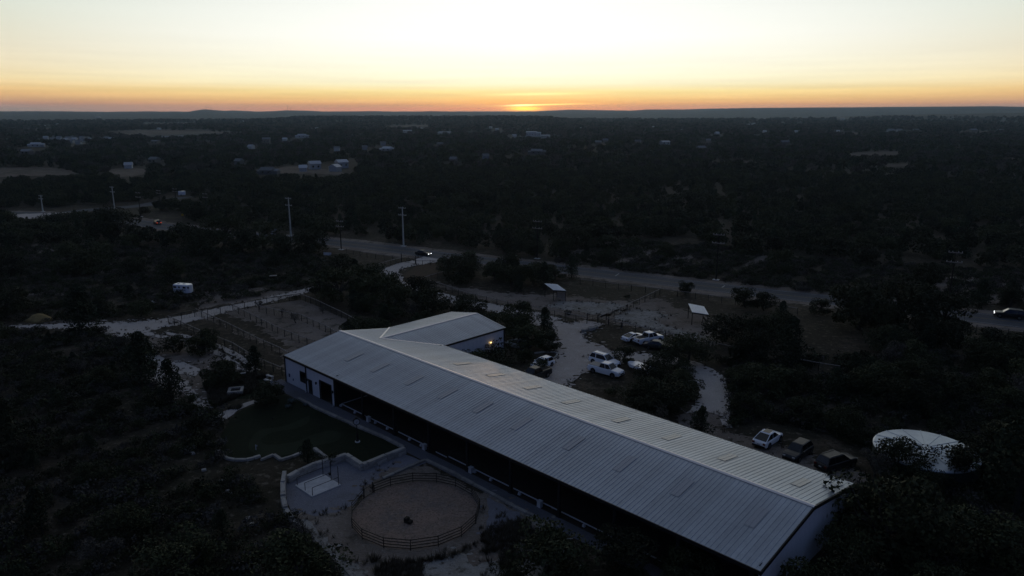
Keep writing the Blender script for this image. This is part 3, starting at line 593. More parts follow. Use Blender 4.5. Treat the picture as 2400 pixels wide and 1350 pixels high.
# ------------------------------------------------------------------ stone walls, stone by stone
def chip_mesh(seed, m):
    r_ = random.Random(seed); bm = bmesh.new(); bmesh.ops.create_cube(bm, size=1)
    bmesh.ops.bevel(bm, geom=bm.edges[:], offset=.06, segments=1, affect='EDGES')
    for v in bm.verts: v.co += Vector((r_.uniform(-.03, .03), r_.uniform(-.05, .05), r_.uniform(-.05, .05)))
    me = bpy.data.meshes.new('stone'); bm.to_mesh(me); bm.free(); me.materials.append(m); return me
CH = {k: [chip_mesh(i, M[k]) for i in range(6)] for k in ('stone', 'stone_d')}
def stone_wall(label, pts, hts, thick, block, mk='stone', world_pts=False, name='stone_wall', group=None):
    P = [Vector(p) if world_pts else Vector(at2(*p)) for p in pts]; c = sum(P, Vector((0, 0))) / len(P)
    t = thing(name, label, 'wall', (c.x, c.y, 0), 0, group)
    for i in range(len(P) - 1):
        a, b_ = P[i], P[i + 1]; d = b_ - a; n = max(1, round(d.length / block)); rz = math.atan2(d.y, d.x); h = hts if isinstance(hts, (int, float)) else lerp(hts[i], hts[i + 1], .5)
        rows = max(1, round(h / .42)); hh = h / rows
        for k in range(rows):
            cut = sorted([0, 1] + [min(.97, max(.03, (j + random.uniform(-.18, .18) + (.5 if k % 2 else 0)) / n)) for j in range(1, n)])
            for j in range(len(cut) - 1):
                q = a + d * ((cut[j] + cut[j + 1]) / 2); L_ = d.length * (cut[j + 1] - cut[j]) - .03
                if L_ < .08: continue
                o = put('stone', random.choice(CH[mk]), t, (q.x - c.x, q.y - c.y, hh * (k + .5)), rz + random.uniform(-.02, .02)); o.scale = (L_, thick * random.uniform(.88, 1.1), hh * random.uniform(.93, 1.06) - .01)
    return t
stone_wall('low limestone edging between the lawn and the barn walkway', [(700, 936), (745, 960), (835, 1000), (900, 1027), (946, 1051)], .30, .5, 1.5, 'stone_d', name='stone_edging')
stone_wall('tall pale limestone wall with a zigzag bend below the lawn', [(950, 1062), (905, 1080), (850, 1102), (812, 1078), (775, 1090)], .85, .55, 1.5)
stone_wall('limestone wall behind the wash rack slab', [(773, 1090), (740, 1100), (700, 1118), (676, 1132)], [.85, .9, .9, .9], .5, 1.3)
stone_wall('pale end wall curving down the left side of the wash rack', [(668, 1120), (664, 1145), (664, 1175), (670, 1200), (684, 1222), (705, 1240)], [.95, .9, .75, .6, .4, .25], .5, 1.2)
stone_wall('short limestone wall running up into the lawn behind the wash rack', [(737, 1056), (755, 1070), (773, 1084)], .45, .4, 1.0)
stone_wall('curved low stone edging at the near end of the lawn', [(520, 1070), (534, 1077), (551, 1080), (578, 1080), (595, 1076), (610, 1071)], .28, .38, 1.2, 'stone', name='stone_edging')
stone_wall('stepped low stone edging between the curved edging and the tall wall', [(612, 1080), (642, 1068), (659, 1080), (685, 1072), (709, 1063)], .28, .38, 1.3, 'stone', name='stone_edging')
stone_wall('low stone edging that meets in a point above the round pen', [(897, 1124), (945, 1102), (997, 1080), (1030, 1095), (1065, 1112), (1110, 1137), (1160, 1164), (1205, 1190), (1262, 1217)], .26, .42, 1.4, 'stone_d', name='stone_edging')
stone_wall('curved pale kerb of the planting bed behind the barn', [(1252, 829), (1275, 826), (1296, 826), (1307, 829), (1304, 836), (1296, 843)], .22, .3, 1.2, 'stone', name='stone_edging')
stone_wall('sunken row of worn stones along the gravel left of the round pen', [(708, 1243), (730, 1262), (760, 1285), (790, 1315), (815, 1338), (835, 1360)], .14, .5, 1.1, 'stone_d', name='stone_edging')
for i, (u, v, s_) in enumerate([(1368, 778, .9), (1374, 776, .7), (1383, 774, .9), (1391, 772, .8), (1397, 769, .7), (1372, 783, .6)]):
    o = link('boulder', CH['stone_d'][i % 6]); p = at(u, v); o.location = (p[0], p[1], s_ * .25); o.scale = (s_, s_ * .7, s_ * .6); o.rotation_euler.z = i
    tag(o, 'dark boulder by the paddock gate, ' + ['second', 'fourth', 'fifth', 'sixth', 'last', 'lowest, out of the row'][i] + (' from the left' if i < 4 else ''), 'boulder', 'boulders by the paddock gate')
for i, (u, v, s_) in enumerate([(520, 1129, .5), (526, 1140, .4), (535, 1152, .45), (540, 1158, .4), (582, 1218, .6), (590, 1230, .5), (510, 1062, .7), (410, 945, .5), (440, 1060, .6), (452, 1064, .5), (478, 1103, .5)]):
    o = link('pale_rock', CH['stone'][i % 6]); p = at(u, v); o.location = (p[0], p[1], s_ * .15); o.scale = (s_, s_ * .8, s_ * .5); o.rotation_euler.z = i * 1.3
    tag(o, 'small pale rock in the lower left scrub, ' + ['fifth', 'sixth', 'seventh', 'eighth', 'tenth', 'last', 'fourth', 'first', 'second', 'third', 'middle one'][i] + ' from the left', 'rock', 'pale rocks in the scrub')

# ------------------------------------------------------------------ lawn furniture
ck = thing('street_clock', 'black street clock on a tall post at the lawn edge', 'clock', at(838, 1036), 0)
ck.rotation_euler.z = R(18)
MB().lathe([(.32, 0), (.32, .12), (.22, .14)], 12).build('plinth', M['concrete'], ck)
MB().lathe([(.19, .12), (.19, .35), (.13, .42), (.13, .95), (.17, 1.0), (.10, 1.1), (.06, 1.2), (.05, 2.2), (.09, 2.26), (.05, 2.32)], 10).build('post', M['black'], ck)
s = MB(); P = [(.43 * math.cos(i * math.pi / 10), .43 * math.sin(i * math.pi / 10)) for i in range(20)]
s.loft([[(x, -.13, 2.72 + z) for x, z in P], [(x, .13, 2.72 + z) for x, z in P]]); s.box((0, 0, 3.19), (.3, .2, .12)).build('case', M['black'], ck)
for s_ in (-1, 1):
    P = [(.34 * math.cos(i * math.pi / 10), .34 * math.sin(i * math.pi / 10)) for i in range(20)]
    d = MB().loft([[(x, s_ * .131, 2.72 + z) for x, z in P], [(x, s_ * .145, 2.72 + z) for x, z in P]]).build('dial', M['white'], ck)
    h_ = MB().bar((0, s_ * .15, 2.72), (.12, s_ * .15, 2.80), .02, .03).bar((0, s_ * .15, 2.72), (-.05, s_ * .15, 2.5), .02, .02).box((0, s_ * .15, 2.72), (.06, .02, .06))
    for i in range(12): h_.box((.29 * math.cos(i * math.pi / 6), s_ * .148, 2.72 + .29 * math.sin(i * math.pi / 6)), (.03, .006, .03))
    h_.build('hands', M['black'], d)
fp = thing('fire_pit', 'square pale masonry fire pit with a dark open top', 'fire pit', at(553, 921), R(14))
for (x, y, sx, sy) in ((0, -.85, 2.1, .4), (0, .85, 2.1, .4), (-.85, 0, .4, 1.3), (.85, 0, .4, 1.3)): MB().box((x, y, .3), (sx, sy, .6)).build('side_wall', M['stone'], fp)
MB().box((0, 0, .4), (1.3, 1.3, .05)).build('ash_bed', M['black'], fp); MB().box((1.25, .35, .25), (.35, .3, .5)).build('log_holder', M['black'], fp)
for (u, v, hgt, lb, bm_) in ((600, 1055, .7, 'short white golf pin at the near end of the putting green', 'white'), (752, 1019, 1.4, 'thin dark golf flag stick in the middle of the putting green', 'wire'), (639, 1000, 1.3, 'thin dark golf flag stick at the far end of the putting green', 'wire')):
    t = thing('golf_pin', lb, 'golf pin', at(u, v), 0, 'golf pins on the putting green'); MB().tube((0, 0, 0), (0, 0, hgt), .02 if bm_ == 'wire' else .05).build('stick', M[bm_], t)
    MB().box((.1, 0, hgt - .12), (.2, .015, .16)).build('flag', M[bm_], t)
t = thing('path_post', 'thin dark post with a square head beside the gravel path left of the lawn', 'post', at(520, 953), 0); MB().tube((0, 0, 0), (0, 0, 1.2), .04).build('stake', M['steel'], t); MB().box((0, 0, 1.2), (.2, .12, .3)).build('head', M['steel'], t)
for (u, v, rz, lb) in ((633, 887, -.6, 'white slatted bench nearest the left corner of the barn'), (629, 897, -.5, 'small white bench half hidden by the tree at the left corner of the barn'), (559, 882, .35, 'long low pale bench on the dark grass behind the fire pit')):
    t = thing('bench', lb, 'bench', at(u, v), rz, 'white benches by the left end of the barn'); k = 1.5 if u > 600 else 2.2
    for y in (-.16, 0, .16): MB().box((0, y, .45), (k, .13, .05)).build('seat_slat', M['white'], t)
    for x in (-k * .42, k * .42): MB().box((x, 0, .21), (.08, .36, .42)).build('leg', M['white'], t)
def agave(u, v, s_, lb, group=None):
    t = MB()
    for i in range(26):
        a = i * 2.4; e = .35 + .5 * ((i * 7) % 10) / 10; d = Vector((math.cos(a) * math.cos(e), math.sin(a) * math.cos(e), math.sin(e))); sd = Vector((-math.sin(a), math.cos(a), 0)) * .07 * s_
        p, q = Vector((0, 0, .05)), d * s_; md = d * s_ * .5 + Vector((0, 0, .08)); t.add([p - sd * .6, p + sd * .6, md + sd, q, md - sd], [(0, 1, 2, 3, 4)])
    return tag(t.build('agave_plant', M['agave'], loc=at(u, v)), lb, 'plant', group)
agave(684, 944, .9, 'larger pale spiky agave in the dark bed by the left walkway edging'); agave(676, 956, .7, 'smaller pale spiky agave nearer the lawn')
agave(717, 952, .6, 'pale agave tight against the walkway edging'); agave(1702, 1322, 1.1, 'pale round spiky shrub under the near right corner of the barn roof')

# ------------------------------------------------------------------ water tank on the right
tk = thing('water_tank', 'wide round water tank with a silvery flat cover among the trees', 'tank', at(2160, 1090, 0), 0)
tc_ = at2(2170, 1053, 2.6); tk.location = (tc_[0], tc_[1], 0); TR = 5.35
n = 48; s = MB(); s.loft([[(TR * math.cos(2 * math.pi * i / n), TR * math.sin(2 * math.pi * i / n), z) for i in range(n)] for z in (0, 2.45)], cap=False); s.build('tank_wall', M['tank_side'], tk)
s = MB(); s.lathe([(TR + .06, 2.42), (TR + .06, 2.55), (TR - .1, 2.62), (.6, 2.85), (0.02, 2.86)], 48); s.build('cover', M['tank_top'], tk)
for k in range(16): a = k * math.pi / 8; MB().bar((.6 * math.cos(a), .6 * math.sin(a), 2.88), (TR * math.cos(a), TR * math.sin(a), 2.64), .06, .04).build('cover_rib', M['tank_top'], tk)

# ------------------------------------------------------------------ fences
post_me = {}
def fence(label, pts, h=1.35, gap=2.6, rails=(1.0,), mk='steel', r=.065, wires=6, top_at=None, world_pts=False, rail_m=None, group=None, name='wire_fence'):
    P = [Vector(p) if world_pts else Vector(at2(p[0], p[1], h)) for p in pts]; c = sum(P, Vector((0, 0))) / len(P); t = thing(name, label, 'fence', (c.x, c.y, 0), 0, group)
    key = (mk, r, h)
    if key not in post_me: post_me[key] = MB().tube((0, 0, 0), (0, 0, h + .08), r, n=6).mesh('post', M[mk])
    for i in range(len(P) - 1):
        a, b_ = P[i] - c, P[i + 1] - c; n = max(1, round((b_ - a).length / gap))
        for j in range(n + (i == len(P) - 2)):
            q = a.lerp(b_, j / n); put('post', post_me[key], t, (q.x, q.y, 0))
        for f in rails: MB().bar((a.x, a.y, h * f), (b_.x, b_.y, h * f), .09, .10).build('rail', M[rail_m or mk], t)
        if wires:
            s = MB()
            for k in range(wires): z = h * (k + .4) / wires; s.bar((a.x, a.y, z), (b_.x, b_.y, z), .02, .02)
            m_ = max(2, int((b_ - a).length / .5))
            for k in range(m_): q = a.lerp(b_, k / m_); s.bar((q.x, q.y, .03), (q.x, q.y, h * .97), .01, .01)
            s.build('wire_mesh', M['wire'], t)
    return t
fence('first pen fence from the left, running down to the left barn corner', [(393, 740), (470, 774), (545, 803), (600, 837), (660, 861)], rail_m='wood_g')
fence('second pen fence from the left, ending against the barn roof edge', [(458, 723), (530, 755), (600, 790), (655, 814), (676, 826)], rail_m='wood_g')
fence('middle pen fence dividing the grassy pens from the sandy pens', [(545, 714), (600, 741), (650, 766), (700, 786), (738, 798)], rail_m='wood_g')
fence('pen fence through the middle of the sandy pens', [(606, 716), (660, 728), (706, 737), (762, 762), (788, 777)], rail_m='wood_g')
fence('tight dark mesh fence on the far side of the pens', [(703, 688), (740, 702), (800, 730), (830, 746), (868, 770)], rail_m='wood_g', wires=10)
fence('back fence of the pens along the gravel farm track', [(393, 740), (455, 727), (545, 714), (625, 699), (703, 688)], rail_m='steel')
fence('long paddock fence beside the drive, up to the paddock gate', [(1000, 655), (1045, 668), (1090, 684), (1140, 695), (1190, 707), (1245, 716), (1300, 728), (1350, 738), (1376, 743)], rail_m='wood_g', gap=3)
fence('near paddock fence right of the gate, behind the parked pickups', [(1426, 746), (1456, 755), (1490, 762), (1525, 770), (1560, 777), (1595, 785), (1630, 793), (1670, 802), (1720, 812)], rail_m='wood_g', gap=3)
fence('cross fence between the two paddocks', [(1402, 742), (1440, 727), (1485, 706), (1512, 694), (1547, 677)], rail_m='wood_g')
fence('far paddock fence along the main road', [(1360, 654), (1420, 662), (1480, 669), (1547, 676), (1630, 687), (1724, 700), (1870, 722)], rail_m='wood_g', gap=3.2, wires=4)
fence('roadside fence left of the entrance gate', [(812, 583), (860, 592), (900, 598), (940, 604)], rail_m='wood_g', gap=3.2, wires=4)
fence('short fence from the entrance gate down into the trees', [(940, 604), (915, 610), (886, 618)], rail_m='wood_g')
fence('short fence right of the entrance gate', [(975, 610), (990, 611), (1008, 610), (1030, 612)], rail_m='wood_g', wires=3)
fence('fence round the dry brown lawn by the drive', [(985, 653), (1010, 644), (1040, 636)], rail_m='wood_g', wires=3)
fence('low wire fence in the meadow left of the horse trailer', [(60, 690), (120, 684), (180, 680), (245, 684), (250, 696)], gap=5, wires=2, rails=())
fence('pasture fence beyond the dark woods on the right', [(2290, 762), (2330, 768), (2400, 775), (2460, 782)], rail_m='wood_g', gap=3, wires=3)
fence('broken fence line in the woods right of the gravel track', [(1865, 840), (1920, 850), (1970, 858)], rail_m='wood_g', wires=2)
def gate(label, p, q, h, n, mk='steel', name='field_gate', tall=0):
    a, b_ = Vector(at2(*p)), Vector(at2(*q)); t = thing(name, label, 'gate', (a.x, a.y, 0), 0); d = b_ - a
    for k in range(n): z = lerp(.18, h, k / (n - 1)); MB().bar((0, 0, z), (d.x, d.y, z), .05, .06).build('rail', M[mk], t)
    for f in (0, 1): put('gate_post', MB().tube((0, 0, 0), (0, 0, h + .25 + tall), .09).mesh('gate_post', M[mk]), t, (d.x * f, d.y * f, 0))
    for f in (.03, .5, .97): MB().bar((d.x * f, d.y * f, .15), (d.x * f, d.y * f, h), .05, .05).build('stile', M[mk], t)
    return t
gate('dark pipe gate between the yard and the left paddock', (1376, 752), (1401, 757), 1.35, 5)
gate('dark pipe gate into the right paddock', (1426, 760), (1458, 768), 1.3, 5)
gt = gate('dark entrance gate across the drive by the main road', (941, 614), (974, 620), 1.9, 3, tall=.2)
d_ = Vector(at2(974, 620)) - Vector(at2(941, 614)); s = MB(); cx_ = d_ * .5
s.loft([[(cx_.x + math.cos(i * math.pi / 8) * .5 * r_, cx_.y - .06, 1.05 + math.sin(i * math.pi / 8) * .5 * r_) for i in range(16)] for r_ in (1, .8)], cap=False); s.build('emblem_ring', M['steel'], gt)

# loafing sheds
def shed(label, corners, zf, zb, group):
    """corners: four roof corners in the photo with their heights, in order round the roof"""
    P = [Vector(at(u, v, z)) for (u, v, z) in corners]; c = sum(P, Vector()) / 4; c.z = 0; t = thing('loafing_shed', label, 'shed', c, 0, group); Q = [p - c for p in P]
    Mtx = [p + Vector((0, 0, .08)) for p in Q]; s = MB().add(list(Q) + Mtx, [(3, 2, 1, 0), (4, 5, 6, 7), (0, 1, 5, 4), (1, 2, 6, 5), (2, 3, 7, 6), (3, 0, 4, 7)])
    for k in range(1, 8):
        a, b_ = Q[0].lerp(Q[1], k / 8), Q[3].lerp(Q[2], k / 8); s.bar(a + Vector((0, 0, .1)), b_ + Vector((0, 0, .1)), .05, .04)
    s.build('roof', M['shed_roof'], t)
    for i in range(4):
        q = Q[i].lerp(-Q[i] * 0, .06); MB().box((q.x, q.y, Q[i].z / 2 - .02), (.13, .13, Q[i].z - .06)).build('post', M['wood_d'], t)
        a, b_ = Q[i], Q[(i + 1) % 4]; MB().bar((a.x * .95, a.y * .95, a.z - .12), (b_.x * .95, b_.y * .95, b_.z - .12), .08, .2).build('beam', M['wood_d'], t)
    return t, Q
t_, Q_ = shed('open loafing shed with a pale lean-to roof in the left paddock', [(1276, 665, 2.9), (1306, 667, 2.9), (1327, 682, 2.3), (1297, 680, 2.3)], 0, 0, 'paddock loafing sheds')
a, b_ = Q_[1], Q_[2]; MB().add([(a.x * .93, a.y * .93, .1), (b_.x * .93, b_.y * .93, .1), (b_.x * .93, b_.y * .93, b_.z - .2), (a.x * .93, a.y * .93, a.z - .2)], [(0, 1, 2, 3)]).build('side_wall', M['wood_g'], t_)
t_, Q_ = shed('open loafing shed with a pale tilted roof in the right paddock', [(1613, 712, 2.9), (1650, 719, 2.9), (1661, 738, 2.5), (1622, 732, 2.5)], 0, 0, 'paddock loafing sheds')
a, b_ = Q_[1], Q_[2]; MB().bar((a.x * .9, a.y * .9, 1.0), (b_.x * .9, b_.y * .9, 1.0), .05, .5).build('feed_rack', M['wood_d'], t_)

# ------------------------------------------------------------------ vehicles
KD = {  # length, width, height, belt height, hood height, wheel radius; cabin: base rear/front and roof rear/front along the length
    'suv':      (5.25, 2.0, 1.82, 1.10, 1.07, .40, (-2.45, 1.2, -2.05, .3)),
    'suv_mid':  (4.75, 1.92, 1.68, 1.02, 1.00, .37, (-2.2, 1.05, -1.75, .3)),
    'fastback': (4.75, 1.94, 1.62, 1.02, .98, .38, (-2.15, 1.05, -.85, .25)),
    'coupe':    (4.6, 1.88, 1.32, .88, .84, .34, (-1.95, .95, -.6, .1)),
    'sedan':    (4.75, 1.85, 1.45, .95, .92, .33, (-1.75, 1.15, -.95, .3)),
    'hatch':    (4.2, 1.78, 1.52, .95, .93, .32, (-1.95, 1.0, -1.5, .25)),
    'pickup':   (5.8, 2.0, 1.90, 1.18, 1.16, .40, (-.75, 1.5, -.55, .85)),
}
wheel_cache = {}
def car(name, kind, paint, rear, front, label, cat, group=None, away=1, lit=None, tonneau=None, sunroof=False, lift=0):
    """rear and front: where the two near-side wheels touch the ground in the photo"""
    Lc, Wc, Hc, zb, zh, wr_, (cb0, cb1, cr0, cr1) = KD[kind]
    a, b_ = Vector(at2(*rear)), Vector(at2(*front)); d = (b_ - a).normalized(); n = Vector((-d.y, d.x)); mid = (a + b_) / 2
    if n.y < 0: n = -n
    mid += n * (Wc / 2 - .1) * away
    t = thing(name, label, cat, (mid.x, mid.y, .05), math.atan2(d.y, d.x), group); hw = Wc / 2; hl = Lc / 2; zl = wr_ * .62
    bed = kind == 'pickup'
    prof = [(-hl, zb - .28, .86), (-hl + .06, zb - .12, .92), (-hl + .3, zb, .97), (-hl * .5, zb + .02, 1), (cb1 - .25, zb, 1), (cb1 + .05, zh, .985), (hl * .72, zh - .05, .96), (hl - .22, zh - .14, .90), (hl - .04, zh - .34, .80), (hl, zh - .46, .74)]
    if kind in ('sedan', 'coupe'): prof[2] = (-hl + .3, zb - .03, .96)
    rings = []
    for (x, zt, w) in prof:
        y = hw * w; zz = zl + (.12 if abs(x) > hl - .3 else 0)
        rings.append([(x, -y * .92, zz), (x, -y, zz + .12), (x, -y, lerp(zz, zt, .62)), (x, -y * .965, zt - .07), (x, -y * .86, zt), (x, y * .86, zt), (x, y * .965, zt - .07), (x, y, lerp(zz, zt, .62)), (x, y, zz + .12), (x, y * .92, zz)])
    MB().loft(rings).build('body', M[paint], t, smooth=False)
    # cabin
    wb, wt = hw * .90, hw * .70; zr = Hc; xm = (cr0 + cr1) / 2
    Bp = [(cb0, -wb, zb - .02), (cb1, -wb, zb - .02), (cb1, wb, zb - .02), (cb0, wb, zb - .02)]; cr = .05
    Tp = [(cr0, -wt, zr - cr), (cr1, -wt, zr - cr), (cr1, wt, zr - cr), (cr0, wt, zr - cr)]; Rp = [(cr0 + .12, -wt + .1, zr), (cr1 - .14, -wt + .1, zr), (cr1 - .14, wt - .1, zr), (cr0 + .12, wt - .1, zr)]
    MB().loft([Bp, Tp, Rp]).build('cabin', M[paint], t)
    def pane(nm, A, B, C, D, ins=.10, off=.014):
        A, B, C, D = map(Vector, (A, B, C, D)); c = (A + B + C + D) / 4; nr = (B - A).cross(D - A).normalized()
        if nr.dot(c - Vector((xm, 0, zb * .9))) < 0: nr = -nr
        q = [p.lerp(c, ins) for p in (A, B, C, D)]; return MB().add([p + nr * off for p in q] + [p - nr * .01 for p in q], [(0, 1, 2, 3), (0, 4, 5, 1), (1, 5, 6, 2), (2, 6, 7, 3), (3, 7, 4, 0)]).build(nm, M['glass'], t)
    pane('windshield', Bp[1], Bp[2], Tp[2], Tp[1], .09); pane('rear_window', Bp[3], Bp[0], Tp[0], Tp[3], .12)
    for s_, (i0, i1) in ((-1, (0, 1)), (1, (3, 2))):
        b0, b1, t0, t1 = (Vector(p) for p in (Bp[i0], Bp[i1], Tp[i0], Tp[i1])); cuts = (0.0, .52, 1.0) if kind not in ('suv',) else (0, .34, 1)
        for k in range(len(cuts) - 1): pane('side_window', b0.lerp(b1, cuts[k]), b0.lerp(b1, cuts[k + 1]), t0.lerp(t1, cuts[k + 1]), t0.lerp(t1, cuts[k]), .085)
        MB().box((cb1 - .25, s_ * (hw + .08), zb + .08), (.14, .2, .16)).build('side_mirror', M[paint], t)
        MB().box((hl - .12, s_ * hw * .60, zh - .30), (.2, hw * .34, .14)).build('headlight', M['lit_w'] if lit in ('head', 'both') else M['lamp_w'], t)
        MB().box((-hl + .0, s_ * hw * .70, zb - .25), (.12, hw * .30, .22 if kind != 'coupe' else .12)).build('taillight', M['lit_r'] if lit in ('tail', 'both') else M['lamp_r'], t)
    MB().box((hl - .0, 0, zh - .5), (.1, hw * .9, .2)).build('grille', M['black'], t)
    MB().box((-hl - .0, 0, zl + .18), (.14, hw * 1.66, .2)).build('rear_bumper', M['black'] if kind in ('suv', 'pickup', 'fastback', 'suv_mid') else M[paint], t); MB().box((-hl - .06, 0, zb - .38), (.04, .36, .12)).build('license_plate', M['white'], t)
    MB().box((hl - .08, 0, zl + .14), (.2, hw * 1.5, .2)).build('front_bumper', M['black'], t)
    if bed:
        if tonneau: MB().box(((-hl + .2 + cb0) / 2, 0, zb + .045), (cb0 + hl - .25, Wc * .84, .06)).build('bed_cover', M[tonneau], t)
        else:
            MB().box(((-hl + .2 + cb0) / 2, 0, zb + .012), (cb0 + hl - .3, Wc * .76, .03)).build('bed_liner', M['black'], t)
            for s_ in (-1, 1): MB().box(((-hl + .2 + cb0) / 2, s_ * hw * .84, zb + .03), (cb0 + hl - .25, .14, .08)).build('bed_rail', M[paint], t)
            MB().box((-hl + .12, 0, zb - .0), (.1, Wc * .84, .12)).build('tailgate', M[paint], t)
    if sunroof: MB().box((xm + .15, 0, zr + .006), (1.1, wt * 1.25, .012)).build('sunroof', M['glass'], t)
    if kind == 'suv':
        for s_ in (-1, 1): MB().bar((cr0 + .3, s_ * (wt - .1), zr + .05), (cr1 - .2, s_ * (wt - .1), zr + .05), .05, .05).build('roof_rail', M['rim'], t)
    if wr_ not in wheel_cache:
        k = 14; c = lambda r_, y: [(r_ * math.cos(2 * math.pi * i / k), y, r_ * math.sin(2 * math.pi * i / k)) for i in range(k)]
        wheel_cache[wr_] = (MB().loft([c(wr_ * .9, -.115), c(wr_, -.09), c(wr_, .09), c(wr_ * .9, .115)]).mesh('tyre', M['rubber']), MB().loft([c(wr_ * .62, -.122), c(wr_ * .62, .122)]).mesh('rim', M['rim']), MB().loft([c(wr_ * 1.16, -.10), c(wr_ * 1.16, .105)]).mesh('wheel_arch', M['black']))
    ty, ri, ar = wheel_cache[wr_]
    for x in (-Lc * .30, Lc * .305):
        for s_ in (-1, 1):
            w_ = put('wheel', ty, t, (x, s_ * (hw - .09), wr_ - .05)); put('rim', ri, w_); put('wheel_arch', ar, t, (x, s_ * (hw - .095), wr_))
    return t
car('parked_suv', 'suv', 'paint_w', (1387, 852), (1431, 865), 'large white SUV parked beside a white pickup in the gravel yard', 'car', 'cars parked in the yard')
car('parked_pickup', 'pickup', 'paint_w', (1388, 874), (1437, 887), 'white pickup with a tan bed cover, parked next to the white SUV', 'pickup', 'cars parked in the yard', tonneau='paint_c')
car('parked_coupe', 'coupe', 'paint_w', (1478, 803), (1507, 796), 'low white sports coupe with black rear panel at the left end of the far row', 'car', 'cars parked in the yard')
car('parked_pickup', 'pickup', 'paint_w', (1509, 810), (1546, 802), 'white pickup with an empty dark open bed, between the coupe and a dark car', 'pickup', 'cars parked in the yard')
car('parked_car', 'sedan', 'paint_d', (1522, 819), (1557, 823), 'dark car with a shining roof in front of the open-bed pickup', 'car', 'cars parked in the yard')
car('parked_hatchback', 'hatch', 'paint_w', (1294, 858), (1266, 868), 'white hatchback half hidden by shrubs at the curved kerb', 'car', 'cars parked in the yard')
car('parked_pickup', 'pickup', 'paint_b', (1284, 884), (1246, 899), 'black pickup partly hidden behind the barn roof edge and shrubs', 'pickup', 'cars parked in the yard')
car('parked_car', 'suv_mid', 'paint_s', (1222, 822), (1191, 815), 'silver car peeping out behind the corner of the barn wing', 'car', 'cars parked in the yard')
car('parked_suv', 'fastback', 'paint_w', (1801, 1053), (1828, 1035), 'white coupe-style SUV with a black sunroof parked behind the long roof', 'car', 'cars parked behind the long roof', sunroof=True)
car('parked_suv', 'suv_mid', 'paint_d', (1898, 1066), (1872, 1084), 'charcoal SUV facing the barn, in the middle of the three behind the roof', 'car', 'cars parked behind the long roof', away=1)
car('parked_suv', 'suv', 'paint_b', (1952, 1110), (1996, 1096), 'black boxy SUV at the right end of the three behind the roof', 'car', 'cars parked behind the long roof')
car('moving_sedan', 'sedan', 'paint_b', (976, 598), (1000, 601), 'black sedan with bright headlights on the main road near the entrance gate', 'car', 'cars on the main road', lit='head')
car('moving_suv', 'suv', 'paint_b', (2386, 750), (2345, 745), 'dark SUV with lit tail lights driving at the right edge of the road', 'car', 'cars on the main road', lit='both')
car('moving_car', 'hatch', 'paint_b', (369, 528), (358, 524), 'dark car showing red tail lights where the road meets the left trees', 'car', 'cars on the main road', lit='tail')

# long white trailer under the trees, horse trailer, flat trailer
def wheel_pair(t, x, w, r_=.33, nm='wheel'):
    k = 12; c = lambda q, y: [(q * math.cos(2 * math.pi * i / k), y, q * math.sin(2 * math.pi * i / k)) for i in range(k)]
    me = MB().loft([c(r_, -.1), c(r_, .1)]).mesh('wheel', M['rubber']); rm = MB().loft([c(r_ * .55, -.11), c(r_ * .55, .11)]).mesh('rim', M['rim'])
    for s_ in (-1, 1): w_ = put('wheel', me, t, (x, s_ * w, r_)); put('rim', rm, w_)
a, b_ = Vector(at2(1478, 862)), Vector(at2(1530, 880)); d = (b_ - a).normalized()
t = thing('flat_trailer', 'long white flat trailer with a pointed nose under the oaks', 'trailer', ((a + b_) / 2).to_3d(), math.atan2(d.y, d.x) + math.pi)
s = MB(); P = [(-2.6, -1, 0), (1.6, -1, 0), (2.6, -.3, 0), (2.6, .3, 0), (1.6, 1, 0), (-2.6, 1, 0)]
s.loft([[(x, y, .55) for x, y, z in P], [(x, y, 1.0) for x, y, z in P]]); s.build('deck', M['paint_w'], t); wheel_pair(t, -.6, .95); MB().bar((2.5, 0, .6), (3.5, 0, .5), .1, .1).build('hitch', M['steel'], t)
a, b_ = Vector(at2(405, 689)), Vector(at2(446, 692)); d = (b_ - a).normalized(); n = Vector((-d.y, d.x)); cm = (a + b_) / 2 + n * .95
t = thing('horse_trailer', 'white horse trailer with dark windows and a blue stripe on the meadow', 'trailer', (cm.x, cm.y, 0), math.atan2(d.y, d.x))
s = MB(); outl = [(-2.0, -.95), (1.4, -.95), (1.9, -.6), (2.05, 0), (1.9, .6), (1.4, .95), (-2.0, .95)]
s.loft([[(x, y, .4) for x, y in outl], [(x, y, 2.05) for x, y in outl], [(x * .98, y * .88, 2.22) for x, y in outl]]); s.build('body', M['paint_w'], t)
for x, w in ((-1.55, .75), (-.45, .4), (.85, .7)):
    MB().box((x, -.955, 1.62), (w, .02, .4)).build('window', M['glass'], t)
MB().box((1.72, -.76, 1.62), (.3, .02, .4), rz=R(33)).build('window', M['glass'], t)
MB().box((-.4, -.956, 1.12), (3.2, .016, .08)).box((.3, -.956, .98), (1.9, .016, .05)).build('stripe', M['blue'], t)
for x in (-1.2, .2): MB().box((x, 0, 2.26), (.4, .4, .1)).build('roof_vent', M['white'], t)
MB().box((-.5, -.9, .72), (1.75, .2, .06)).build('fender', M['black'], t); wheel_pair(t, -.95, .88, .34); wheel_pair(t, -.1, .88, .34); MB().bar((1.9, 0, .45), (3.1, 0, .45), .1, .1).build('hitch', M['steel'], t)
t = thing('flatbed_trailer', 'dark flatbed trailer with an upright mesh ramp beside the horse trailer', 'trailer', at(376, 695), R(4))
MB().box((0, 0, .55), (3.0, 1.7, .12)).build('deck', M['wood_d'], t); wheel_pair(t, 0, .95, .32); s = MB()
for k in range(6): s.bar((-1.55, -.8 + .32 * k, .6), (-1.75, -.8 + .32 * k, 1.7), .04, .04)
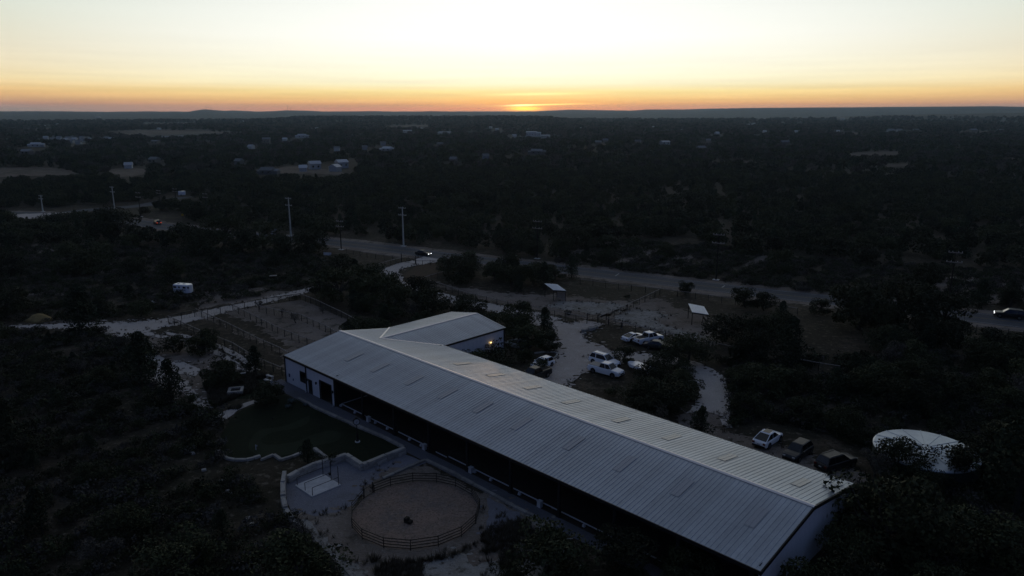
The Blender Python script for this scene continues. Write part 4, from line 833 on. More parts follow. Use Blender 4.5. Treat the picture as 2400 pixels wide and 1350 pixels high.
s.bar((-1.75, -.8, 1.7), (-1.75, .8, 1.7), .05, .05).bar((-1.65, -.8, 1.15), (-1.65, .8, 1.15), .05, .05).build('ramp_gate', M['steel'], t); MB().bar((1.5, 0, .5), (2.6, 0, .45), .1, .1).build('hitch', M['steel'], t)
t = thing('scrap_boards', 'pale boards dumped on the meadow in front of the flat trailer', 'boards', at(356, 708), 0)
for (x, y, rz, ln) in ((0, 0, -.6, 2.2), (.6, -.9, .2, 1.8), (-.8, .5, .1, 1.2), (.3, -.4, 1.9, 1.0)): MB().box((x, y, .12 + .1 * abs(rz)), (ln, .18, .06), rz=rz).build('board', M['white'], t)
agave(303, 701, 1.3, 'pale spiky clump of leaves on the meadow left of the dumped boards')
s = MB(); nn = 16; rings = []
for k, (r_, z) in enumerate([(2.1, 0), (1.6, .5), (.9, 1.05), (.25, 1.35)]): rings.append([(r_ * (1 + .18 * math.sin(3 * i + k)) * math.cos(2 * math.pi * i / nn) * 1.2, r_ * (1 + .15 * math.cos(2 * i)) * math.sin(2 * math.pi * i / nn), z) for i in range(nn)])
s.loft(rings); tag(s.build('sand_pile', M['sandpile'], loc=at(92, 751), smooth=True), 'yellow heap of sand beside the track at the far left', 'sand pile')
t = thing('metal_stand', 'small open metal stand on four legs in the meadow behind the farm track', 'stand', at(641, 658), .3)
MB().box((0, 0, 1.25), (1.7, 1.1, .06)).build('top', M['wood_g'], t)
for x in (-.8, .8):
    for y in (-.5, .5): MB().box((x, y, .62), (.08, .08, 1.24)).build('leg', M['steel'], t)
MB().box((0, -.5, .55), (1.6, .04, .05)).build('brace', M['steel'], t)
t = thing('garden_cart', 'small dark two-wheeled cart leaning by the long paddock fence', 'cart', at(1331, 737), .4)
MB().box((0, 0, .55), (1.3, .8, .3)).build('tray', M['black'], t); wheel_pair(t, 0, .5, .4); MB().bar((.6, 0, .6), (1.5, 0, 1.0), .05, .05).build('handle', M['steel'], t)
t = thing('bollard', 'dark slim post standing by the lit wall lamp', 'post', (*W(14.6, 28.9), 0), 0); MB().box((0, 0, 1.1), (.2, .2, 2.2)).build('shaft', M['black'], t); MB().box((0, 0, 2.22), (.26, .26, .08)).build('cap', M['black'], t)
# signs
def sign(name, u, v, w, h, zc, m, label, rz=0, legs=2):
    t = thing(name, label, 'sign', at(u, v), rz); MB().box((0, 0, zc), (w, .05, h)).build('board', m, t)
    for x in ([-w * .4, w * .4] if legs == 2 else [0]): MB().box((x, .05, (zc + h / 2) / 2), (.08, .06, zc + h / 2)).build('post', M['steel'], t)
sign('roadside_sign', 768, 606, 2.3, .75, 1.3, M['sign_w'], 'white oblong sign board among the trees by the road', -.25)
sign('road_sign', 429, 519, .75, .75, 2.4, M['sign_y'], 'small yellow warning sign by the left bend of the road', 0, 1)
for i, (u, v, lb) in enumerate([(708, 1310, 'x')][:0]): pass

# ------------------------------------------------------------------ utility poles
def pole(u, v, top_v, kind, label, lean=0):
    x, y, z = at(u, v); dep = y * C_ + (H) * S_; h = (v - top_v) / F * dep / C_ * 1.02
    t = thing('utility_pole', label, 'utility pole', (x, y, 0), R(-28), 'utility poles along the main road'); pm_ = M['pole_c'] if kind == 'pale' else M['wood_d']; r_ = .26 if kind == 'pale' else .17
    MB().tube((0, 0, 0), (lean, 0, h), r_, r_ * .6, n=8).build('shaft', pm_, t)
    for dz, w in ((.35, 2.6), (h * .18 + .3, 2.9)):
        am = MB().box((lean, -.12, h - dz), (w, .12, .16)).build('crossarm', M['pole_c'] if kind == 'pale' else M['wood_g'], t); s = MB()
        for q in (-.46, -.2, .2, .46): s.tube((lean + w * q, -.12, h - dz + .08), (lean + w * q, -.12, h - dz + .32), .06)
        s.build('insulator', M['insul'], am)
    MB().box((0, 0, .05), (1.5, 1.1, .1)).build('footing', M['concrete'], t)
    if kind == 'can': MB().lathe([(.22, 0), (.22, .7)], 10, (.35, 0, h * .62)).build('transformer', M['steel'], t)
    return Vector((x, y, h - .35)), h
PO = [pole(2222, 714, 592, 'dark', 'dark utility pole on the verge at the right, before the SUV on the road'), pole(1678, 656, 551, 'dark', 'dark utility pole with white insulators above the right paddock'), pole(1259, 606, 520, 'dark', 'dark utility pole rising behind the paddock oaks'),
      pole(946, 577, 489, 'pale', 'pale utility pole on the verge just left of the black sedan'), pole(682, 553, 467, 'pale', 'tall pale utility pole standing clear in the dark trees left of the road'), pole(270, 499, 440, 'pale', 'leaning pale utility pole by the far road bend', .0), pole(101, 496, 459, 'pale', 'leftmost pale utility pole, beside the roadside gravel')]
for (u, v, tv, k, lb) in ((800, 585, 519, 'can', 'dark pole with a transformer between the two pale poles'), (330, 508, 453, 'dark', 'slim dark pole right of the leaning pale pole'), (375, 480, 447, 'dark', 'distant dark pole by the far side road'), (413, 476, 443, 'dark', 'distant dark pole right of the white box trailer'), (485, 500, 455, 'dark', 'dark pole with pale crossarms among the trees left of the road')): PO.append(pole(u, v, tv, k, lb))
for i in range(6):
    p, q = PO[i][0], PO[i + 1][0]; t = thing('power_line', 'thin cables from ' + ['the right-hand verge pole to the pole above the right paddock', 'the pole above the right paddock to the pole by the oaks', 'the pole by the oaks to the pole near the sedan', 'the pole near the sedan to the tall pale pole', 'the tall pale pole to the leaning pale pole', 'the leaning pale pole to the leftmost pole'][i], 'cable', (p.x, p.y, 0), 0, 'cables between the utility poles')
    for o_ in (-1.1, 1.1):
        s = MB(); prev = None
        for k in range(13):
            f = k / 12; c = p.lerp(q, f) - Vector((p.x, p.y, 0)) + Vector((o_ * .3, o_ * .8, .3 - 4 * f * (1 - f) * 1.3))
            if prev: s.tube(prev, c, .016, n=4, cap=False)
            prev = c
        s.build('cable', M['wire'], t)

# ------------------------------------------------------------------ far houses
def house(u, v, wpx, label, style='white', rz=None, wing=False, long=False, group=None, hz=None):
    x, y, z = at(u, v); dep = y * C_ + (H - z) * S_; w = max(4.5, .82 * wpx / F * dep); d = w * (.32 if long else .62); d = min(max(d, 6), 16); h = (hz or (3.6 if w > 9 else 2.9)) * .9
    wm = {'white': 'h_wall', 'tan': 'h_tan', 'grey': 'h_grey', 'pale': 'h_wall'}[style]; rm = {'white': 'h_roofw', 'tan': 'h_roof', 'grey': 'h_roof', 'pale': 'h_roof'}[style]
    t = thing('house' if not long else 'long_shed', label, 'house' if not long else 'shed', (x, y, z), random.uniform(-.35, .35) if rz is None else rz, group)
    def block(cx, cy, w, d, h, rh):
        MB().box((cx, cy, h / 2), (w, d, h)).build('wall', M[wm], t); e = .4
        MB().add([(cx - w / 2 - e, cy - d / 2 - e, h - .1), (cx + w / 2 + e, cy - d / 2 - e, h - .1), (cx + w / 2 + e, cy + d / 2 + e, h - .1), (cx - w / 2 - e, cy + d / 2 + e, h - .1), (cx - w / 2 - e, cy, h + rh), (cx + w / 2 + e, cy, h + rh)], [(0, 1, 5, 4), (2, 3, 4, 5), (0, 4, 3), (1, 2, 5), (3, 2, 1, 0)]).build('roof', M[rm], t)
        if w > 6 and dep < 1300:
            for k in range(max(2, int(w / 3.5))): q = MB().box((cx - w / 2 + (k + .5) * w / max(2, int(w / 3.5)), cy - d / 2 - .03, h * .52), (1.1, .08, 1.3)).build('window', M['glass'], t)
    block(0, 0, w, d, h, min(3.2, d * (.16 if long else .28)))
    if wing: block(w * .62, d * .1, w * .5, d * .8, h * .8, d * .2); block(-w * .6, -d * .15, w * .4, d * .6, h * .7, d * .16)
    if style in ('white', 'tan') and not long and w > 9: MB().box((w * .2, 0, h + d * .28), (.9, .9, 1.6)).build('chimney', M['h_tan'], t)
    return t
house(738, 397, 30, 'white gabled farmhouse standing tall in the clearing beyond the poles', 'white', rz=.5, hz=4.4)
house(786, 402, 24, 'white gabled house right of the tall farmhouse, its gable facing us', 'white', rz=1.2, hz=3.4)
house(801, 394, 30, 'large grey-roofed white house behind the two gabled white houses', 'white', rz=.7, hz=4.6)
house(711, 402, 9, 'small white shed left of the tall farmhouse', 'white')
house(628, 408, 36, 'dim grey ranch house at the left end of the clearing', 'grey', wing=True)
house(908, 354, 26, 'white villa with wings, midway between the mesa and the clearing', 'white', wing=True)
house(790, 354, 14, 'small white house in the woods left of the white villa', 'pale'); house(855, 351, 12, 'low pale house just left of the white villa', 'pale')
house(955, 311, 25, 'long bright shed left of the two on the far plain', 'white', long=True); house(983, 305, 15, 'short bright shed behind the long bright shed on the plain', 'white', long=True)
house(1042, 315, 33, 'long low bright school-like building in the centre of the plain', 'white', long=True, wing=True)
house(1246, 320, 30, 'large bright white barn complex below the sunset', 'white', long=True, wing=True, hz=7); house(1278, 323, 24, 'lower white annex right of the large white barn complex', 'white', long=True)
house(1462, 303, 28, 'single long white roof right of the sunset', 'white', long=True)
house(1419, 334, 14, 'pale house with a taller middle on the right plain', 'tan'); house(1402, 339, 16, 'low tan house left of the taller pale house', 'tan')
house(1495, 337, 15, 'low pale house on the plain between two neighbours', 'tan'); house(1558, 339, 25, 'thin white shed in the right plain', 'white', long=True)
house(1258, 361, 30, 'grey-roofed house in the dark trees below the white barn complex', 'grey', wing=True)
house(1063, 381, 12, 'dim stone house in the nearer woods', 'tan'); house(1138, 373, 14, 'pale cottage right of the dim stone house', 'pale')
house(1032, 343, 15, 'stone house with pale gable below the long school-like building', 'tan'); house(898, 341, 14, 'low pale roof above the white villa', 'pale')
house(708, 323, 22, 'white farm group left of the mesa', 'white', wing=True); house(625, 337, 20, 'large tan house at the end of the long field', 'tan', hz=6)
house(668, 331, 10, 'small bright roof right of the large tan house', 'white'); house(578, 317, 26, 'row of pale buildings at the end of the long field', 'pale', long=True)
house(589, 349, 12, 'small white house with two chimneys in the left woods', 'white'); house(561, 385, 12, 'dim roof in the near left woods', 'grey')
house(393, 326, 30, 'long pale shed below the long field', 'pale', long=True); house(428, 325, 20, 'second pale shed below the long field, to the right', 'pale', long=True)
house(365, 336, 20, 'low tan shed at the edge of the left plain', 'tan', long=True); house(363, 381, 24, 'pale house with a domed chimney in the left woods', 'tan'); house(302, 395, 9, 'small white shed by the small near field', 'white')
house(85, 344, 24, 'white house group at the far left, lower of the suburb', 'white', wing=True); house(64, 361, 26, 'wide grey hip-roofed house at the far left', 'grey')
NTH = 'first second third fourth fifth sixth seventh eighth ninth tenth eleventh twelfth thirteenth fourteenth fifteenth sixteenth seventeenth eighteenth nineteenth twentieth'.split()
SUB = [(108, 327), (124, 330), (139, 327), (156, 332), (160, 328), (172, 326), (176, 331), (193, 327), (196, 332), (209, 331), (230, 331), (250, 328), (262, 330), (168, 336), (185, 338)]
for i, (u, v) in enumerate(SUB):
    house(u, v, 11, 'small pale house in the left suburb, ' + NTH[sorted(SUB).index((u, v))] + ' from the left', 'pale' if i % 3 else 'white', group='suburb houses on the left plain')
DIS = [(101, 297), (136, 294), (373, 304), (418, 292), (573, 286), (743, 304), (1359, 303), (1598, 309), (1757, 294), (1766, 292), (1790, 281), (1792, 312), (1974, 280), (1205, 322), (1150, 301), (1165, 306), (230, 276), (1215, 298), (1530, 300), (1680, 316)]
for i, (u, v) in enumerate(DIS):
    house(u, v, 7 if i % 4 else 11, 'distant pale roof on the far plain, ' + NTH[sorted(DIS).index((u, v))] + ' from the left', 'white', group='distant pale roofs on the far plain', long=i % 2 == 0)
for (u, v, w, st, lb) in ((1869, 312, 16, 'white', 'bright low house at the left end of the right-hand ridge houses'), (1964, 311, 8, 'white', 'tiny white house right of the bright low ridge house'), (2087, 309, 18, 'pale', 'pale house in the middle of the right ridge'), (2107, 308, 14, 'pale', 'pale house touching the middle ridge house'), (2146, 308, 14, 'pale', 'pale house right of the pair on the ridge'),
                          (2280, 309, 20, 'tan', 'wide tan house on the right ridge'), (2344, 308, 14, 'tan', 'tan house at the far right of the ridge'), (1839, 338, 22, 'tan', 'dim house in front of the right ridge'), (1660, 334, 12, 'tan', 'pale slanting roof on the right plain'), (1643, 352, 22, 'tan', 'low pale sheds in the dark right plain')):
    house(u, v, w, lb, st)
t = thing('box_trailer', 'white box trailer parked by the far side road', 'trailer', at(427, 459), .3); MB().box((0, 0, 1.35), (3.0, 1.8, 1.8)).build('box', M['paint_w'], t); wheel_pair(t, -.4, .8, .36); MB().bar((1.4, 0, .6), (2.4, 0, .55), .12, .12).build('hitch', M['steel'], t)
t = thing('white_shed', 'tiny white pump house in the woods above the tall pale pole', 'shed', at(642, 548), .2); MB().box((0, 0, 1), (1.8, 1.6, 2)).build('wall', M['h_wall'], t); MB().box((0, 0, 2.08), (2.1, 1.9, .16)).build('roof', M['h_roofw'], t)
# masts on the left hills
for (u, v, hpx, lb) in ((483, 257, 10, 'radio mast on top of the round hill'), (494, 257, 7, 'shorter radio mast just right of the hilltop mast'), (674, 259.5, 13, 'tall thin radio mast on the long hill'), (680, 259.5, 8, 'shorter thin mast beside the tall mast on the long hill')):
    az_ = math.atan((u - 1200) / (1728 * 1.0294)); x, y = 6500 * math.sin(az_), 6500 * math.cos(az_); z = float(terrain(x, y)) - 3; h = hpx / F * 6500 * 1.0
    t = thing('radio_mast', lb, 'mast', (x, y, z), 0, 'radio masts on the left hills'); MB().tube((0, 0, 0), (0, 0, h), 1.3, .8, n=4).build('mast', M['steel'], t)
    MB().box((0, 0, h * .75), (5, 5, 1.5)).build('antenna_ring', M['steel'], t)

# ------------------------------------------------------------------ trees
def leaves(C_b, R_b, n, size, rs, flat=.75, up=.25, shell=.55):
    k = rs.integers(0, len(C_b), n); d = rs.normal(size=(n, 3)); d[:, 2] += up; d /= np.linalg.norm(d, axis=1)[:, None]
    rad = R_b[k] * (shell + (1 - shell) * rs.random(n) ** .5); c = C_b[k] + d * rad[:, None] * np.array([1, 1, flat])
    nr = d * .8 + rs.normal(size=(n, 3)) * .7; nr /= np.linalg.norm(nr, axis=1)[:, None]
    t = np.cross(nr, rs.normal(size=(n, 3))); t /= np.linalg.norm(t, axis=1)[:, None]; b = np.cross(nr, t); s = size * (.6 + .8 * rs.random(n))[:, None]
    V = np.stack([c - t * s * .5, c + b * s * .32, c + t * s * .5, c - b * s * .32], 1)
    V[:, :, 2] = np.maximum(V[:, :, 2], .05); return V.reshape(-1, 3)
def crown_blobs(kind, rs):
    if kind == 'oak':
        k = 13; a = rs.random(k) * 6.28; r_ = np.sqrt(rs.random(k)) * 2.9; C = np.stack([np.cos(a) * r_, np.sin(a) * r_, 3.1 + 1.5 * rs.random(k) - .09 * r_ ** 2], 1); Rb = 1.0 + .75 * rs.random(k)
        a = rs.random(9) * 6.28; r_ = 1.2 + 1.9 * rs.random(9); C = np.concatenate([C, np.stack([np.cos(a) * r_, np.sin(a) * r_, 1.0 + 1.1 * rs.random(9)], 1)]); Rb = np.concatenate([Rb, .8 + .5 * rs.random(9)])
    elif kind == 'cedar':
        k = 11; z = np.linspace(.7, 4.8, k); a = rs.random(k) * 6.28; r_ = (1.35 * (1 - (z / 6.2) ** 1.6)) * rs.random(k); C = np.stack([np.cos(a) * r_, np.sin(a) * r_, z], 1); Rb = np.clip(1.5 * (1 - (z / 6.4) ** 1.5), .4, 2)
    elif kind == 'dry':
        k = 14; a = rs.random(k) * 6.28; r_ = np.sqrt(rs.random(k)) * 2.2; C = np.stack([np.cos(a) * r_, np.sin(a) * r_, 2.4 + 2.4 * rs.random(k)], 1); Rb = .7 + .6 * rs.random(k)
    else:
        k = 7; a = rs.random(k) * 6.28; r_ = np.sqrt(rs.random(k)) * 1.0; C = np.stack([np.cos(a) * r_, np.sin(a) * r_, .5 + .7 * rs.random(k)], 1); Rb = .5 + .4 * rs.random(k)
    return C, Rb
def trunk_mb(kind, C, rs):
    s = MB()
    if kind == 'cedar': s.tube((0, 0, -.1), (0, 0, 4.6), .17, .04, n=6)
    elif kind == 'shrub':
        for q in C[:4]: s.tube((0, 0, -.05), tuple(q), .04, .015, n=4, cap=False)
    else:
        top = Vector((rs.normal() * .25, rs.normal() * .25, 1.5)); s.tube((0, 0, -.1), top, .24, .19, n=7, cap=False)
        for q in C[:9]:
            q = Vector(q); m_ = top.lerp(q, .5) + Vector((rs.normal() * .25, rs.normal() * .25, .1)); s.tube(top, m_, .12, .075, n=5, cap=False); s.tube(m_, q, .075, .025, n=5, cap=False)
            for _ in range(2 if kind == 'oak' else 4): e = q + Vector(rs.normal(size=3)) * .75; s.tube(m_.lerp(q, .6), e, .035, .012, n=4, cap=False)
    return s
LEAF = {'oak': 'leaf_oak', 'cedar': 'leaf_cedar', 'dry': 'leaf_dry', 'shrub': 'leaf_oak'}
RAD = {'oak': 4.2, 'cedar': 2.0, 'dry': 3.0, 'shrub': 1.5}
near = {}; 
for kind, nv, nl, sz in (('oak', 6, 4600, .29), ('cedar', 4, 2400, .24), ('dry', 3, 1300, .22), ('shrub', 3, 900, .16)):
    near[kind] = []
    for i in range(nv):
        rs = np.random.default_rng(100 * len(kind) + i + 3); C, Rb = crown_blobs(kind, rs)
        V = leaves(C, Rb, nl, sz, rs, .72 if kind != 'cedar' else .95); me = mesh_np('crown', V, np.arange(len(V)).reshape(-1, 4)); me.materials.append(M[LEAF[kind]])
        near[kind].append((me, trunk_mb(kind, C, rs).mesh('trunk', M['bark'])))
def sources(tagname, lst):
    """tree meshes used by the woods that read as one mass"""
    col = bpy.data.collections.new(tagname)
    for i, (kind, nl, sz, seed) in enumerate(lst):
        rs = np.random.default_rng(seed); C, Rb = crown_blobs(kind, rs); V = leaves(C, Rb, nl, sz, rs, .72 if kind != 'cedar' else .95)
        me = mesh_np('leaf_mass', V, np.arange(len(V)).reshape(-1, 4)); me.materials.append(M[LEAF[kind]])
        o = bpy.data.objects.new('%02d_tree_shape' % i, me); col.objects.link(o)
    return col
def scatter(name, P, rot, scl, idx, col, m):
    me = bpy.data.meshes.new(name); me.vertices.add(len(P)); me.vertices.foreach_set('co', np.ascontiguousarray(P, np.float32).ravel())
    for an, ty, arr, key in (('turn', 'FLOAT', rot, 'value'), ('size', 'FLOAT', scl, 'value'), ('shape', 'INT', idx, 'value')):
        a_ = me.attributes.new(an, ty, 'POINT'); a_.data.foreach_set(key, np.ascontiguousarray(arr, np.int32 if ty == 'INT' else np.float32))
    me.update(); o = bpy.data.objects.new(name, me); COL.objects.link(o)
    ng = bpy.data.node_groups.new(name + '_scatter', 'GeometryNodeTree'); ng.interface.new_socket('Geometry', in_out='INPUT', socket_type='NodeSocketGeometry'); ng.interface.new_socket('Geometry', in_out='OUTPUT', socket_type='NodeSocketGeometry')
    N = ng.nodes; L = ng.links; gi = N.new('NodeGroupInput'); go = N.new('NodeGroupOutput'); ip = N.new('GeometryNodeInstanceOnPoints'); ci = N.new('GeometryNodeCollectionInfo')
    ci.inputs['Collection'].default_value = col; ci.inputs['Separate Children'].default_value = True; ci.inputs['Reset Children'].default_value = True
    def na(n_, ty): q = N.new('GeometryNodeInputNamedAttribute'); q.data_type = ty; q.inputs['Name'].default_value = n_; return q.outputs['Attribute']
    cx = N.new('ShaderNodeCombineXYZ'); L.new(na('turn', 'FLOAT'), cx.inputs[2]); sx = N.new('ShaderNodeCombineXYZ'); sa = na('size', 'FLOAT')
    for k in range(3): L.new(sa, sx.inputs[k])
    L.new(gi.outputs[0], ip.inputs['Points']); L.new(ci.outputs[0], ip.inputs['Instance']); ip.inputs['Pick Instance'].default_value = True; L.new(na('shape', 'INT'), ip.inputs['Instance Index'])
    L.new(cx.outputs[0], ip.inputs['Rotation']); L.new(sx.outputs[0], ip.inputs['Scale']); L.new(ip.outputs[0], go.inputs[0])
    md = o.modifiers.new('scatter', 'NODES'); md.node_group = ng; return tag(o, kind='stuff')
def inside(px, py, poly):
    r_ = np.zeros(len(px), bool); n = len(poly)
    for i in range(n):
        x1, y1 = poly[i]; x2, y2 = poly[(i + 1) % n]; c = ((y1 > py) != (y2 > py)) & (px < (x2 - x1) * (py - y1) / ((y2 - y1) + 1e-12) + x1); r_ ^= c
    return r_
def seg_dist(px, py, line):
    d = np.full(len(px), 1e9)
    for (x1, y1), (x2, y2) in zip(line[:-1], line[1:]):
        L2 = (x2 - x1) ** 2 + (y2 - y1) ** 2; t = np.clip(((px - x1) * (x2 - x1) + (py - y1) * (y2 - y1)) / L2, 0, 1); d = np.minimum(d, np.hypot(px - x1 - t * (x2 - x1), py - y1 - t * (y2 - y1)))
    return d
poly = lambda q: [at2(*p) for p in q]
CLEAR = [[W(-4, -3.5), W(80, -3.2), W(80, 21), W(16, 21), W(16, 35), W(-4, 35)],
         poly([(480, 870), (640, 880), (700, 935), (960, 1050), (1010, 1070), (1280, 1210), (1290, 1290), (1180, 1380), (800, 1400), (650, 1230), (640, 1110), (510, 1085), (500, 1000)]),
         poly([(385, 748), (715, 680), (890, 775), (640, 890)]), poly([(215, 750), (420, 745), (420, 795), (260, 800)]), poly([(330, 830), (465, 858), (500, 960), (440, 960), (350, 895)]),
         poly([(1200, 730), (1420, 735), (1450, 770), (1470, 790), (1580, 790), (1580, 835), (1440, 890), (1370, 900), (1310, 920), (1220, 880), (1310, 830), (1290, 780)]),
         poly([(1590, 850), (1690, 860), (1715, 930), (1710, 1010), (1760, 985), (1860, 995), (2050, 1060), (2060, 1150), (1980, 1140), (1560, 990), (1640, 940)]),
         poly([(1000, 655), (1270, 690), (1350, 660), (1550, 678), (1720, 710), (1680, 810), (1420, 770), (1250, 735)]), poly([(930, 630), (1040, 615), (1045, 650), (985, 670), (940, 665)]),
         poly([(340, 655), (470, 650), (700, 670), (720, 690), (390, 745), (290, 720)]), poly([(2035, 1000), (2310, 1000), (2320, 1100), (2040, 1110)])]
THIN = [poly([(-300, 570), (760, 590), (750, 670), (200, 762), (-300, 780)]), poly([(-400, 775), (300, 770), (520, 960), (520, 1060), (680, 1240), (850, 1420), (-600, 1420)]),
        poly([(1300, 560), (1650, 575), (1900, 610), (2500, 640), (2500, 720), (2000, 705), (1650, 655), (1300, 620)]), poly([(1880, 1160), (2300, 1130), (2500, 1400), (1880, 1400)]),
        poly([(780, 580), (960, 600), (930, 640), (780, 625)]), poly([(1590, 690), (1960, 720), (2100, 860), (1950, 880), (1680, 810)])]
CLEAR += [poly([(20, 490), (340, 474), (420, 455), (425, 468), (345, 497), (200, 522), (20, 528)]), poly([(362, 520), (470, 530), (475, 552), (362, 548)]), poly([(790, 570), (1050, 598), (1040, 615), (790, 590)]), poly([(600, 395), (830, 378), (835, 418), (600, 425)])]
FIELDP = [poly(q) for q in FIELDS]; SIDE = [at2(*p) for p in ((120, 506), (200, 493), (330, 482), (405, 466), (480, 455))]; DRIVE = [at2(*p) for p in ((985, 614), (945, 622), (913, 637), (928, 655), (965, 672), (1060, 703), (1240, 741))]
TRK = [at2(*p) for p in ((780, 662), (660, 695), (540, 722), (420, 750), (300, 764), (60, 766), (-60, 768))]
HPOS = np.array([(o.location.x, o.location.y) for o in COL.objects if o.type == 'EMPTY' and o.get('category') in ('house', 'shed', 'trailer') and o.location.y > 200])
def field_pts(r0, r1, cell, keep, azm=43):
    n = int(2 * r1 / cell); g = np.arange(-n, n + 1) * cell; X, Y = np.meshgrid(g, np.arange(0, int(r1 / cell) + 1) * cell); X = X.ravel() + (rng.random(X.size) - .5) * cell * 1.3; Y = Y.ravel() + (rng.random(Y.size) - .5) * cell * 1.3
    r_ = np.hypot(X, Y); m_ = (r_ >= r0) & (r_ < r1) & (np.abs(np.degrees(np.arctan2(X, Y))) < azm) & (Y > 30); X, Y = X[m_], Y[m_]
    nz = np.sin(X * .045 + 1) * np.cos(Y * .038) + .7 * np.sin(X * .11 - Y * .07 + 2) + .4 * np.sin(X * .23 + Y * .19); n2 = np.sin(X * .013 + 2 * np.sin(Y * .008)) * np.cos(Y * .011 - 1) + .6 * np.sin(X * .027 + Y * .021 + 1.7); ok = rng.random(len(X)) < np.clip(keep + .13 * nz + (.22 * n2 - .06) * (r0 > 230), .02, 1)
    far_open = np.zeros(len(X), bool)
    for p in FIELDP:
        for k_ in (1.0, 1.05, 1.1): far_open |= inside(X * k_, Y * k_, p)
    ok &= ~far_open; rr_ = np.hypot(X, Y)
    thin = np.zeros(len(X), bool)
    for p in THIN: thin |= inside(X, Y, p)
    scr = inside(X, Y, THIN[1]); ok &= ~(thin & (rng.random(len(X)) > np.where(scr, .46, .13)))
    for p in CLEAR: ok &= ~inside(X, Y, p)
    ok &= seg_dist(X, Y, ROAD) > 8.5 + 3 * rng.random(len(X)); ok &= seg_dist(X, Y, SIDE) > 7; ok &= seg_dist(X, Y, DRIVE) > 4.5; ok &= seg_dist(X, Y, TRK) > 4.5
    if len(HPOS):
        for hx, hy in HPOS:
            dx, dy = X - hx, Y - hy; rr = math.hypot(hx, hy); f = (dx * hx + dy * hy) / rr; l_ = np.abs(dx * hy - dy * hx) / rr; ok &= ~((l_ < 5 + rr * .005) & (f < 6) & (f > -(10 + .085 * rr)))
    return X[ok], Y[ok]

